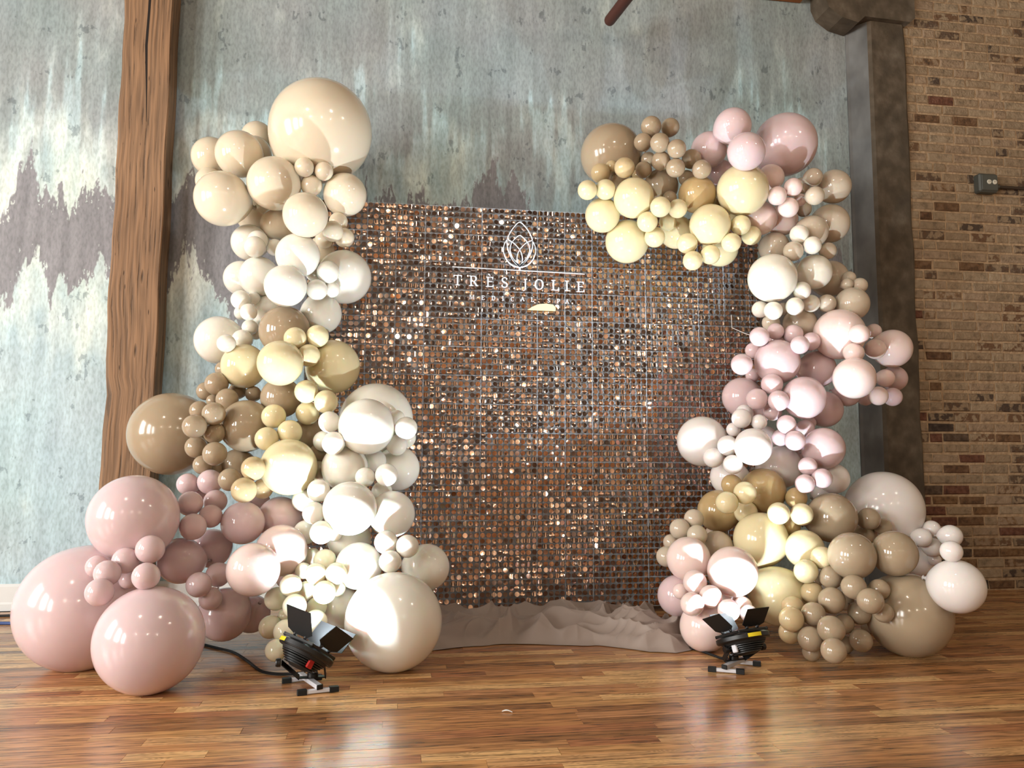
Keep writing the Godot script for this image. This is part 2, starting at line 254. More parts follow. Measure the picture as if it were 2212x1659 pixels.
	["BL", "blush balloon furthest right, in front of the brick wall's edge", 2.5784, 1.4013, 0.7272, 0.0973],
	["BL", "round lit blush balloon below the small blush trio by the pilaster", 2.2028, 1.2127, 0.9691, 0.0973],
	["PK", "pink balloon behind at the right edge beside the pilaster", 2.6521, 1.2523, 0.6307, 0.0664],
	["PK", "shaded pink balloon under the round lit blush balloon", 2.3091, 1.1580, 0.7364, 0.0645],
	["PK", "pink balloon with a lit triangle, upper front of the right pink bunch", 1.8939, 1.3070, 0.7989, 0.1092],
	["PK", "pink balloon in shade right of the upper front pink one", 2.1714, 1.2863, 0.6872, 0.0937],
	["PK", "pale pink balloon over the sequins' right edge", 1.7899, 1.1391, 0.6212, 0.0997],
	["PK", "pink balloon with a white lit patch, lower front of the right pink bunch", 1.9781, 1.1196, 0.8931, 0.1015],
	["PK", "shaded dusky pink balloon right of the lower front pink one", 2.1849, 1.0752, 0.7225, 0.0900],
	["PK", "large dusky pink balloon at the bottom of the right pink bunch", 2.0704, 0.8701, 0.8965, 0.0984],
	["BL", "small blush balloon, second down of the small ones around the blush balloons by the pilaster", 2.2403, 1.4312, 0.9665, 0.0478],
	["BL", "small blush balloon, topmost of the small ones around the blush balloons by the pilaster", 2.5242, 1.5022, 0.6589, 0.0402],
	["BL", "small blush balloon, fourth down of the small ones around the blush balloons by the pilaster", 2.2321, 1.3443, 0.9273, 0.0483],
	["BL", "small blush balloon, third down of the small ones around the blush balloons by the pilaster", 2.4466, 1.3878, 0.7842, 0.0514],
	["BL", "small blush balloon, fifth down of the small ones around the blush balloons by the pilaster", 2.5427, 1.2444, 0.7146, 0.0464],
	["BL", "small blush balloon, lowest of the small ones around the blush balloons by the pilaster", 2.4346, 1.1423, 0.8098, 0.0473],
	["PK", "small pink balloon, topmost of three at the pilaster bunch's lower right", 2.5704, 1.1457, 0.7298, 0.0472],
	["PK", "small pink balloon, lowest of three at the pilaster bunch's lower right", 2.4878, 1.1453, 0.6174, 0.0404],
	["PK", "small pink balloon, third down of the row above the right pink bunch", 1.7886, 1.4274, 0.8275, 0.0475],
	["PK", "small pink balloon, topmost of the row above the right pink bunch", 1.9024, 1.4657, 0.7769, 0.0413],
	["PK", "small pink balloon, fourth down of the row above the right pink bunch", 1.9441, 1.4291, 0.7090, 0.0491],
	["PK", "small pink balloon, second down of the row above the right pink bunch", 1.9931, 1.4525, 0.7860, 0.0481],
	["PK", "small pink balloon, sixth down of the row above the right pink bunch", 1.9556, 1.3785, 0.9136, 0.0441],
	["PK", "small pink balloon, fifth down of the row above the right pink bunch", 2.0743, 1.4129, 0.8102, 0.0454],
	["PK", "small pink balloon, seventh down of the row above the right pink bunch", 1.8182, 1.3766, 0.6976, 0.0398],
	["PK", "small pink balloon, eighth down of the row above the right pink bunch", 1.6907, 1.2860, 0.8298, 0.0518],
	["PK", "small pink balloon, lowest of the row above the right pink bunch", 1.8511, 1.2553, 0.6179, 0.0358],
	["PK", "small pink balloon, topmost between the two front pink balloons of the right column", 1.8271, 1.1855, 0.8691, 0.0512],
	["PK", "small pink balloon, second down between the two front pink balloons of the right column", 1.7516, 1.1105, 0.8608, 0.0512],
	["PK", "small pink balloon, third down between the two front pink balloons of the right column", 1.8348, 1.1000, 0.9150, 0.0493],
	["PK", "small pink balloon, fourth down between the two front pink balloons of the right column", 1.8520, 1.0537, 0.8181, 0.0450],
	["PK", "small pink balloon, lowest between the two front pink balloons of the right column", 1.8300, 1.0489, 0.7282, 0.0507],
	["PK", "small pink balloon, second down of the string trailing down the right pink bunch", 1.8791, 0.9860, 0.9021, 0.0449],
	["PK", "small pink balloon, third down of the string trailing down the right pink bunch", 2.0284, 0.9702, 0.8098, 0.0450],
	["PK", "small pink balloon, topmost of the string trailing down the right pink bunch", 2.0922, 1.0040, 0.7412, 0.0321],
	["PK", "small pink balloon, fourth down of the string trailing down the right pink bunch", 1.8851, 0.9223, 0.8273, 0.0402],
	["PK", "small pink balloon, fifth down of the string trailing down the right pink bunch", 1.9005, 0.9066, 0.9381, 0.0476],
	["PK", "small pink balloon, sixth down of the string trailing down the right pink bunch", 2.0443, 0.8358, 0.6891, 0.0347],
	["PK", "small pink balloon, seventh down of the string trailing down the right pink bunch", 1.9418, 0.7850, 0.9767, 0.0426],
	["PK", "small pink balloon, eighth down of the string trailing down the right pink bunch", 1.9865, 0.7293, 1.0228, 0.0451],
	["PK", "small pink balloon, lowest of the string trailing down the right pink bunch", 1.9047, 0.7030, 1.0128, 0.0441],
	["WH", "large white balloon over the sequins at the right column's waist", 1.5455, 0.9042, 0.6715, 0.1232],
	["WH", "white balloon with a small bright patch in the right column's white bunch", 1.6715, 0.8760, 0.9687, 0.0857],
	["WH", "white balloon tucked behind the patch-lit one at the right waist", 1.8864, 0.9212, 0.6587, 0.0655],
	["WH", "white balloon right of the patch-lit one, beside small pink ones", 1.9285, 0.7767, 0.7267, 0.1051],
	["WH", "white balloon behind the small caramel one at the sequin edge", 1.6769, 0.7263, 0.6864, 0.0898],
	["WH", "white balloon behind the lowest small pink ones, right column", 2.1511, 0.7218, 0.8471, 0.0727],
	["WH", "white balloon sliver above the large mocha balloon at lower right", 2.1483, 0.6394, 0.7499, 0.0587],
	["WH", "small white balloon, topmost of the right column's white bunch", 1.7298, 1.0457, 0.7654, 0.0433],
	["WH", "small white balloon, second down of the right column's white bunch", 1.6666, 1.0148, 0.8622, 0.0466],
	["WH", "small white balloon, third down of the right column's white bunch", 1.7483, 0.9968, 0.8809, 0.0375],
	["WH", "small white balloon, fourth down of the right column's white bunch", 1.6623, 0.9631, 0.7796, 0.0340],
	["WH", "small white balloon, fifth down of the right column's white bunch", 1.5928, 0.8810, 0.8653, 0.0485],
	["WH", "small white balloon, sixth down of the right column's white bunch", 1.5394, 0.8224, 0.8158, 0.0479],
	["WH", "small white balloon, lowest of the right column's white bunch", 1.5956, 0.7910, 0.9121, 0.0455],
	["CA", "caramel balloon with a bright wedge of light, right column", 1.7904, 0.6623, 0.8241, 0.1062],
	["CA", "caramel balloon beside the sequins above the lit pink bunch", 1.6007, 0.5578, 0.7334, 0.1015],
	["MO", "large mocha balloon below the small pink string, lower right", 2.0435, 0.5408, 0.9909, 0.1133],
	["CH", "big yellow-cream balloon with a lit wedge above the right lamp", 1.6928, 0.4373, 0.9772, 0.1226],
	["CH", "yellow-cream balloon between the big lit one and the mocha ones", 1.8398, 0.4103, 1.1075, 0.0845],
	["CH", "big yellow-cream balloon directly right of the blown-out pink one", 1.7069, 0.2076, 1.0976, 0.1257],
	["CA", "small caramel balloon, topmost of the lit group over the big yellow-cream balloons, lower right", 1.6068, 0.6935, 0.8668, 0.0481],
	["CH", "small yellow-cream balloon, second down of the lit group over the big yellow-cream balloons, lower right", 1.6188, 0.6593, 0.9852, 0.0518],
	["CH", "small yellow-cream balloon, fourth down of the lit group over the big yellow-cream balloons, lower right", 1.5270, 0.6148, 0.9887, 0.0505],
	["CH", "small yellow-cream balloon, fifth down of the lit group over the big yellow-cream balloons, lower right", 1.6800, 0.5597, 0.8605, 0.0545],
	["CH", "small yellow-cream balloon, sixth down of the lit group over the big yellow-cream balloons, lower right", 1.7406, 0.5701, 1.0660, 0.0493],
	["CH", "small yellow-cream balloon, seventh down of the lit group over the big yellow-cream balloons, lower right", 1.8583, 0.5645, 1.0588, 0.0504],
	["CA", "small caramel balloon, lowest of the lit group over the big yellow-cream balloons, lower right", 1.8456, 0.5001, 0.9768, 0.0442],
	["CA", "small caramel balloon, third down of the lit group over the big yellow-cream balloons, lower right", 1.9010, 0.6318, 0.9345, 0.0493],
	["CH", "small yellow-cream balloon, topmost of two beside the round yellow-cream one, lower right", 1.8529, 0.3889, 1.2306, 0.0483],
	["CH", "small yellow-cream balloon, lowest of two beside the round yellow-cream one, lower right", 1.7705, 0.3336, 1.2384, 0.0500],
	["BL", "blush balloon with a bluish lit wedge beside the sequins' bottom right", 1.3195, 0.3652, 1.0345, 0.0961],
	["BL", "blush balloon blown out white by the right floor lamp", 1.4567, 0.3299, 1.1890, 0.1053],
	["PK", "mauve pink balloon against the sequins, above the cloth's right end", 1.2900, 0.1957, 0.9779, 0.0906],
	["BL", "large blush balloon on the floor left of the right lamp", 1.3248, 0.1016, 1.1899, 0.1016],
	["BL", "blush balloon hidden behind the blown-out small ones", 1.4676, 0.1912, 1.1005, 0.0596],
	["GS", "greige balloon in shade above the blown-out blush balloon", 1.5180, 0.4000, 0.8941, 0.0728],
	["GS", "dark greige balloon under the caramel one near the sequins", 1.6186, 0.4284, 0.6517, 0.0573],
	["GS", "small greige balloon, topmost of the small ones between sequins and caramel balloon, lower right", 1.4089, 0.5322, 0.8790, 0.0454],
	["GS", "small greige balloon, second down of the small ones between sequins and caramel balloon, lower right", 1.3332, 0.4864, 0.8941, 0.0472],
	["GS", "small greige balloon, third down of the small ones between sequins and caramel balloon, lower right", 1.3918, 0.4642, 0.9581, 0.0453],
	["GS", "small greige balloon, fourth down of the small ones between sequins and caramel balloon, lower right", 1.3079, 0.4207, 0.8422, 0.0369],
	["GS", "small greige balloon, lowest of the small ones between sequins and caramel balloon, lower right", 1.2649, 0.3584, 0.8950, 0.0468],
	["BL", "small blush balloon, topmost of the glowing ones above the right floor lamp", 1.2795, 0.2910, 1.2023, 0.0493],
	["BL", "small blush balloon, third down of the glowing ones above the right floor lamp", 1.3199, 0.2427, 1.2703, 0.0462],
	["BL", "small blush balloon, fourth down of the glowing ones above the right floor lamp", 1.2327, 0.2151, 1.2853, 0.0477],
	["BL", "small blush balloon, sixth down of the glowing ones above the right floor lamp", 1.3739, 0.1951, 1.3265, 0.0443],
	["BL", "small blush balloon, fifth down of the glowing ones above the right floor lamp", 1.4932, 0.1879, 1.2038, 0.0385],
	["BL", "small blush balloon, lowest of the glowing ones above the right floor lamp", 1.4874, 0.1684, 1.2727, 0.0357],
	["BL", "small blush balloon, second down of the glowing ones above the right floor lamp", 1.2577, 0.2338, 1.0876, 0.0339],
	["WH", "giant white balloon at lower right in front of the pilaster", 2.4543, 0.5609, 0.7853, 0.1846],
	["MO", "mocha balloon at front, left of a matching one, lower right", 1.9161, 0.4117, 1.3546, 0.0948],
	["MO", "mocha balloon under the giant white one, right of its match", 2.0936, 0.4221, 1.3804, 0.0911],
	["WH", "white balloon partly hidden right of the right-hand mocha balloon", 2.6411, 0.3012, 0.7884, 0.0746],
	["WH", "large oval white balloon furthest right on the floor by the bricks", 2.2346, 0.3145, 1.5626, 0.1027],
	["MO", "giant mocha balloon resting on the floor at lower right", 2.1562, 0.1677, 1.3634, 0.1677],
	["MO", "small mocha balloon, topmost beside the giant white balloon at lower right", 2.2333, 0.5357, 0.9995, 0.0512],
	["MO", "small mocha balloon, middle one beside the giant white balloon at lower right", 2.3379, 0.4915, 0.9559, 0.0401],
	["MO", "small mocha balloon, lowest beside the giant white balloon at lower right", 2.2731, 0.4508, 0.8959, 0.0472],
	["WH", "small white balloon, topmost of the group right of the giant white balloon", 2.6164, 0.4746, 0.9223, 0.0425],
	["WH", "small white balloon, second down of the group right of the giant white balloon", 2.6191, 0.4561, 1.0497, 0.0511],
	["WH", "small white balloon, fifth down of the group right of the giant white balloon", 2.2119, 0.4538, 1.5748, 0.0413],
	["WH", "small white balloon, fourth down of the group right of the giant white balloon", 2.6035, 0.3914, 0.9405, 0.0463],
	["WH", "small white balloon, third down of the group right of the giant white balloon", 2.5340, 0.4412, 0.9604, 0.0441],
	["WH", "small white balloon, lowest of the group right of the giant white balloon", 2.6536, 0.3232, 0.8862, 0.0299],
	["MO", "small mocha balloon, topmost of the bunch left of the giant mocha floor balloon", 1.8617, 0.3124, 1.2787, 0.0474],
	["MO", "small mocha balloon, third down of the bunch left of the giant mocha floor balloon", 1.8808, 0.2947, 1.4165, 0.0488],
	["MO", "small mocha balloon, fourth down of the bunch left of the giant mocha floor balloon", 1.9961, 0.2817, 1.4148, 0.0415],
	["MO", "small mocha balloon, second down of the bunch left of the giant mocha floor balloon", 1.9009, 0.2621, 1.0907, 0.0261],
	["CS", "small tan balloon, fifth down of the bunch left of the giant mocha floor balloon", 1.7982, 0.2415, 1.2337, 0.0469],
	["MO", "small mocha balloon, sixth down of the bunch left of the giant mocha floor balloon", 1.8157, 0.2304, 1.3593, 0.0532],
	["MO", "small mocha balloon, eighth down of the bunch left of the giant mocha floor balloon", 1.9861, 0.1885, 1.1838, 0.0349],
	["MO", "small mocha balloon, seventh down of the bunch left of the giant mocha floor balloon", 1.9012, 0.2517, 1.4967, 0.0499],
	["MO", "small mocha balloon, tenth down of the bunch left of the giant mocha floor balloon", 1.9821, 0.1964, 1.4579, 0.0389],
	["CS", "small tan balloon, ninth down of the bunch left of the giant mocha floor balloon", 1.6910, 0.1883, 1.2616, 0.0454],
	["MO", "small mocha balloon, twelfth down of the bunch left of the giant mocha floor balloon", 1.7134, 0.1841, 1.3897, 0.0471],
	["MO", "small mocha balloon, eleventh down of the bunch left of the giant mocha floor balloon", 1.9502, 0.1723, 1.3412, 0.0460],
	["CS", "small tan balloon, thirteenth down of the bunch left of the giant mocha floor balloon", 1.6153, 0.1667, 1.3925, 0.0488],
	["MO", "small mocha balloon, sixteenth down of the bunch left of the giant mocha floor balloon", 1.7188, 0.1487, 1.5108, 0.0519],
	["MO", "small mocha balloon, fourteenth down of the bunch left of the giant mocha floor balloon", 1.8765, 0.1307, 1.3431, 0.0403],
	["CS", "small tan balloon, seventeenth down of the bunch left of the giant mocha floor balloon", 1.6356, 0.0998, 1.3359, 0.0440],
	["MO", "small mocha balloon, eighteenth down of the bunch left of the giant mocha floor balloon", 1.6651, 0.0983, 1.4479, 0.0485],
	["MO", "small mocha balloon, fifteenth down of the bunch left of the giant mocha floor balloon", 2.2205, 0.0327, 0.9834, 0.0327],
	["MO", "small mocha balloon, nineteenth down of the bunch left of the giant mocha floor balloon", 1.9130, 0.0753, 1.4043, 0.0447],
	["MO", "small mocha balloon, twentieth down of the bunch left of the giant mocha floor balloon", 1.8945, 0.0372, 1.3116, 0.0368],
	["MO", "small mocha balloon, twenty-first down of the bunch left of the giant mocha floor balloon", 1.6894, 0.0827, 1.5737, 0.0471],
	["MO", "small mocha balloon, lowest of the bunch left of the giant mocha floor balloon", 1.6923, 0.0356, 1.4035, 0.0356],
]

var taken := {}
var mats := {}
var rng := RandomNumberGenerator.new()


func _ready() -> void:
	rng.seed = 20240611
	# ---- camera
	var cam := Camera3D.new()
	cam.name = "camera"
	cam.fov = 53.0473
	cam.near = 0.05
	cam.far = 60.0
	cam.transform = Transform3D(Basis(Vector3(0.98899, 0.00448, 0.14801), Vector3(-0.01809, 0.99572, 0.09066), Vector3(-0.14718, -0.09237, 0.98479)), Vector3(0, 0.83, 4.42))
	add_child(cam)
	cam.current = true
	# ---- environment: overcast daylight outside the windows
	var we := WorldEnvironment.new()
	we.name = "environment"
	var env := Environment.new()
	env.background_mode = Environment.BG_SKY
	var sky := Sky.new()
	var skm := ProceduralSkyMaterial.new()
	skm.sky_top_color = Color(0.62, 0.72, 0.9)
	skm.sky_horizon_color = Color(0.85, 0.9, 0.98)
	skm.ground_bottom_color = Color(0.3, 0.3, 0.3)
	skm.ground_horizon_color = Color(0.6, 0.62, 0.65)
	sky.sky_material = skm
	env.sky = sky
	env.background_energy_multiplier = 1.2
	env.tonemap_mode = Environment.TONE_MAPPER_LINEAR
	env.tonemap_exposure = 0.8
	env.sdfgi_enabled = true
	env.ssao_enabled = true
	env.ssil_enabled = true
	we.environment = env
	add_child(we)
	# ---- daylight through the three windows in the left wall
	for k in 3:
		var al := AreaLight3D.new()
		al.name = "window_daylight"
		al.area_size = Vector2(1.3, 2.3)
		al.light_color = Color(1.0, 0.99, 0.97)
		al.light_energy = 32.0
		al.area_range = 30.0
		al.shadow_enabled = true
		al.position = Vector3(-5.42, 2.0, 2.6 + 2.4 * k)
		al.rotation.y = -PI / 2
		add_child(al, true)

	make_materials()
	build_room()
	build_ceiling_lamps()
	build_brick_wall()
	build_floor()
	build_post_and_pilaster()
	build_backdrop()
	build_sign()
	build_cloth()
	build_balloons()
	build_lamps()
	build_small_things()


# ---------------------------------------------------------------- helpers
func numbered(called: String) -> String:
	var n: int = taken.get(called, 0)
	taken[called] = n + 1
	return called if n == 0 else "%s_%03d" % [called, n]


func tag(o: Node, label := "", category := "", group := "", kind := "") -> void:
	if label: o.set_meta("label", label)
	if category: o.set_meta("category", category)
	if group: o.set_meta("group", group)
	if kind: o.set_meta("kind", kind)


func root_at(called: String, at := Vector3.ZERO) -> Node3D:
	var o := Node3D.new()
	o.name = numbered(called)
	o.position = at
	add_child(o)
	return o


func put(called: String, mesh: Mesh, m: Material, parent: Node = self, at := Vector3.ZERO) -> MeshInstance3D:
	var o := MeshInstance3D.new()
	if parent == self:
		o.name = numbered(called)
	else:
		var n := 0
		var nm := called
		while parent.has_node(NodePath(nm)):
			n += 1
			nm = "%s_%03d" % [called, n]
		o.name = nm
	o.mesh = mesh
	o.material_override = m
	o.position = at
	parent.add_child(o, true)
	return o


# fast variant for long runs of pieces: the caller gives the number
func put_n(called: String, n: int, mesh: Mesh, m: Material, parent: Node, at := Vector3.ZERO) -> MeshInstance3D:
	var o := MeshInstance3D.new()
	o.name = called if n == 0 else "%s_%03d" % [called, n]
	o.mesh = mesh
	o.material_override = m
	o.position = at
	parent.add_child(o, true)
	return o


func begin() -> SurfaceTool:
	var st := SurfaceTool.new()
	st.begin(Mesh.PRIMITIVE_TRIANGLES)
	return st


# a flat convex polygon, facing away from the point c
func face(st: SurfaceTool, p: Array, c: Vector3) -> void:
	var a: Vector3 = p[0]
	var n: Vector3 = (a - p[2]).cross(a - p[1])
	if n.dot(a - c) < 0.0:
		p = p.duplicate()
		p.reverse()
		n = -n
	n = n.normalized()
	for i in range(1, p.size() - 1):
		for q in [p[0], p[i], p[i + 1]]:
			st.set_normal(n)
			st.add_vertex(q)


# a box with chamfered edges
func bbox(st: SurfaceTool, c: Vector3, s: Vector3, b := 0.004, basis := Basis.IDENTITY) -> void:
	var h := s / 2.0
	b = minf(b, minf(h.x, minf(h.y, h.z)) * 0.9)
	var ax := [Vector3.RIGHT, Vector3.UP, Vector3.BACK]
	var f := func(i: int, si: float, j: int, sj: float, k: int, sk: float) -> Vector3:  # on face i, inset along j and k
		var v := Vector3.ZERO
		v[i] = si * h[i]
		v[j] = sj * (h[j] - b)
		v[k] = sk * (h[k] - b)
		return c + basis * v
	for i in 3:
		var j := (i + 1) % 3
		var k := (i + 2) % 3
		for si in [-1.0, 1.0]:
			face(st, [f.call(i, si, j, -1.0, k, -1.0), f.call(i, si, j, 1.0, k, -1.0), f.call(i, si, j, 1.0, k, 1.0), f.call(i, si, j, -1.0, k, 1.0)], c)
			for sj in [-1.0, 1.0]:
				face(st, [f.call(i, si, j, sj, k, -1.0), f.call(i, si, j, sj, k, 1.0), f.call(j, sj, i, si, k, 1.0), f.call(j, sj, i, si, k, -1.0)], c)
	for sx in [-1.0, 1.0]:
		for sy in [-1.0, 1.0]:
			for sz in [-1.0, 1.0]:
				face(st, [f.call(0, sx, 1, sy, 2, sz), f.call(1, sy, 0, sx, 2, sz), f.call(2, sz, 0, sx, 1, sy)], c)


func box_mesh(s: Vector3, b := 0.004) -> ArrayMesh:
	var st := begin()
	bbox(st, Vector3.ZERO, s, b)
	return st.commit()


# a surface of revolution round Y from [radius, y] pairs, smooth
func lathe(prof: Array, seg := 32, st: SurfaceTool = null, basis := Basis.IDENTITY, off := Vector3.ZERO) -> SurfaceTool:
	if st == null: st = begin()
	var n := prof.size()
	var nor := []
	for i in n:
		var a: Vector2 = prof[maxi(i - 1, 0)]
		var b: Vector2 = prof[mini(i + 1, n - 1)]
		var t := (b - a).normalized()
		nor.append(Vector2(-t.y, t.x))
	# profile runs from top to bottom, so the outward normal is (-dy, dx)
	for i in n - 1:
		for k in seg:
			var a0 := TAU * k / seg
			var a1 := TAU * (k + 1) / seg
			var idx := [[i, a0], [i + 1, a1], [i, a1], [i, a0], [i + 1, a0], [i + 1, a1]]
			for q in idx:
				var pr: Vector2 = prof[q[0]]
				var nn: Vector2 = nor[q[0]]
				var d := Vector3(cos(q[1]), 0, sin(q[1]))
				st.set_normal((basis * (d * nn.x + Vector3.UP * nn.y)).normalized())
				st.add_vertex(basis * (d * pr.x + Vector3.UP * pr.y) + off)
	return st


# hard edged lathe: every ring pair with its own normal
func turned(prof: Array, seg := 32, st: SurfaceTool = null, basis := Basis.IDENTITY, off := Vector3.ZERO) -> SurfaceTool:
	if st == null: st = begin()
	for i in prof.size() - 1:
		lathe([prof[i], prof[i + 1]], seg, st, basis, off)
	return st


func tube(pts: Array, rad: float, seg := 8, st: SurfaceTool = null) -> SurfaceTool:
	if st == null: st = begin()
	var rings := []
	var side := Vector3.ZERO
	for i in pts.size():
		var d: Vector3 = ((pts[mini(i + 1, pts.size() - 1)] as Vector3) - (pts[maxi(i - 1, 0)] as Vector3)).normalized()
		if i == 0:
			side = d.cross(Vector3.UP if absf(d.y) < 0.9 else Vector3.RIGHT).normalized()
		else:
			side = (side - d * side.dot(d)).normalized()
		var oth := d.cross(side)
		var ring := []
		for k in seg:
			var a := TAU * k / seg
			ring.append(side * cos(a) + oth * sin(a))
		rings.append(ring)
	for i in pts.size() - 1:
		for k in seg:
			var k1 := (k + 1) % seg
			for q in [[i, k], [i + 1, k1], [i, k1], [i, k], [i + 1, k], [i + 1, k1]]:
				var nn: Vector3 = rings[q[0]][q[1]]
				st.set_normal(nn)
				st.add_vertex((pts[q[0]] as Vector3) + nn * rad)
	for e in [0, pts.size() - 1]:
		var cap := []
		for k in seg: cap.append((pts[e] as Vector3) + (rings[e][k] as Vector3) * rad)
		var inner: Vector3 = pts[1] if e == 0 else pts[pts.size() - 2]
		face(st, cap, inner)
	return st


func spline(ctrl: Array, per := 8) -> Array:
	var c := Curve3D.new()
	for i in ctrl.size():
		var t: Vector3 = ((ctrl[mini(i + 1, ctrl.size() - 1)] as Vector3) - (ctrl[maxi(i - 1, 0)] as Vector3)) / 6.0
		c.add_point(ctrl[i], -t, t)
	var out := []
	for i in ctrl.size() - 1:
		for k in per: out.append(c.sample(i, float(k) / per))
	out.append(ctrl[-1])
	return out


# a flat polygon in the XY plane pushed out to a thickness along Z
func prism(st: SurfaceTool, poly: PackedVector2Array, z0: float, z1: float) -> void:
	var tri := Geometry2D.triangulate_polygon(poly)
	var inside := Vector3(0, 0, (z0 + z1) / 2)
	for t in range(0, tri.size(), 3):
		for z in [z0, z1]:
			var p := []
			for k in 3: p.append(Vector3(poly[tri[t + k]].x, poly[tri[t + k]].y, z))
			face(st, p, Vector3(p[0].x, p[0].y, inside.z))
	var area := 0.0
	for i in poly.size():
		area += poly[i].cross(poly[(i + 1) % poly.size()])
	for i in poly.size():
		var a := poly[i]
		var b := poly[(i + 1) % poly.size()]
		var m := (a + b) / 2
		var nn := (b - a).orthogonal() * (1.0 if area > 0 else -1.0)
		face(st, [Vector3(a.x, a.y, z0), Vector3(b.x, b.y, z0), Vector3(b.x, b.y, z1), Vector3(a.x, a.y, z1)], Vector3(m.x + nn.x, m.y + nn.y, inside.z) if nn.length() > 0 else inside)


func mat(c: Color, rough := 0.6, metal := 0.0, spec := 0.5) -> StandardMaterial3D:
	var m := StandardMaterial3D.new()
	m.albedo_color = c
	m.roughness = rough
	m.metallic = metal
	m.metallic_specular = spec
	return m


func noise(sd: int, freq: float, oct := 4, kind := FastNoiseLite.TYPE_SIMPLEX_SMOOTH) -> FastNoiseLite:
	var n := FastNoiseLite.new()
	n.noise_type = kind
	n.seed = sd
	n.frequency = freq
	n.fractal_octaves = oct
	return n


func noise_bytes(sd: int, freq: float, w: int, h: int, sx := 1, sy := 1, oct := 4) -> PackedByteArray:
	var im := noise(sd, freq, oct).get_image(w / sx, h / sy)
	if sx > 1 or sy > 1: im.resize(w, h, Image.INTERPOLATE_CUBIC)
	return im.get_data()


func noise_tex(sd: int, freq: float, ramp: Array, size := 512, oct := 4) -> NoiseTexture2D:
	var t := NoiseTexture2D.new()
	t.width = size
	t.height = size
	t.seamless = true
	t.noise = noise(sd, freq, oct)
	var g := Gradient.new()
	var offs := PackedFloat32Array()
	var cols := PackedColorArray()
	for r in ramp:
		offs.append(r[0])
		cols.append(r[1])
	g.offsets = offs
	g.colors = cols
	t.color_ramp = g
	return t


func bump_of(m: StandardMaterial3D, sd: int, freq: float, cm: float, scale: Vector3, size := 256) -> void:
	m.heightmap_enabled = true
	m.heightmap_texture = noise_tex(sd, freq, [[0.0, Color.BLACK], [1.0, Color.WHITE]], size)
	m.heightmap_scale = cm
	m.uv1_triplanar = true
	m.uv1_world_triplanar = true
	m.uv1_scale = scale


# ---------------------------------------------------------------- materials
func make_materials() -> void:
	mats.black = mat(Color(0.022, 0.022, 0.024), 0.42)
	mats.black_matte = mat(Color(0.03, 0.03, 0.032), 0.6)
	mats.rubber = mat(Color(0.025, 0.024, 0.024), 0.7)
	mats.white_metal = mat(Color(0.78, 0.78, 0.8), 0.35)
	mats.yellow = mat(Color(0.85, 0.76, 0.1), 0.5)
	mats.red = mat(Color(0.62, 0.07, 0.04), 0.4)
	mats.white_paint = mat(Color(0.86, 0.86, 0.85), 0.45)
	mats.sign = mat(Color(0.93, 0.96, 1.0), 0.3)
	# plain painted concrete of the pilaster
	var pc := mat(Color(1, 1, 1), 0.8)
	pc.albedo_texture = noise_tex(11, 0.012, [[0.0, Color(0.25, 0.21, 0.165)], [0.45, Color(0.31, 0.27, 0.215)], [0.7, Color(0.36, 0.315, 0.26)], [1.0, Color(0.43, 0.39, 0.33)]], 512, 5)
	bump_of(pc, 12, 0.05, 0.3, Vector3(1.1, 0.9, 1.1))
	mats.concrete = pc
	var bv := mat(Color(1, 1, 1), 0.7)
	bv.albedo_texture = noise_tex(13, 0.02, [[0.0, Color(0.30, 0.30, 0.30)], [0.5, Color(0.40, 0.40, 0.395)], [1.0, Color(0.50, 0.51, 0.51)]], 256, 4)
	bump_of(bv, 14, 0.05, 0.3, Vector3(1.4, 0.5, 1.4))
	mats.bevel = bv
	var ce := mat(Color(0.17, 0.14, 0.12), 0.8)
	mats.ceiling = ce
	mats.room = mat(Color(0.74, 0.68, 0.60), 0.8)
	mats.door = mat(Color(0.12, 0.07, 0.045), 0.6)


func wood_image(sd: int, w: int, h: int, fx: float, fy: float, ring_n: float, warp: float, amp := 0.10, streak := 0.20) -> Image:
	# grain runs along u
	var a := noise_bytes(sd, fy, w, h, 16, 1, 4)
	var b := noise_bytes(sd + 1, fx, w, h, 4, 1, 3)
	var c := noise_bytes(sd + 2, 0.08, w, h, 8, 1, 3)
	var out := PackedByteArray()
	out.resize(w * h)
	for y in h:
		var v := float(y) / h
		var row := y * w
		for x in w:
			var i := row + x
			var ring := sin((v + b[i] * warp / 255.0) * ring_n)
			var g := 0.62 + streak * (a[i] / 255.0 - 0.5) * 2.0 + amp * ring + 0.12 * (c[i] / 255.0 - 0.5)
			if c[i] < 70 and a[i] < 110: g -= 0.8 * streak
			out[i] = clampi(int(g * 255.0 * 1.42), 0, 255)
	return Image.create_from_data(w, h, false, Image.FORMAT_L8, out)


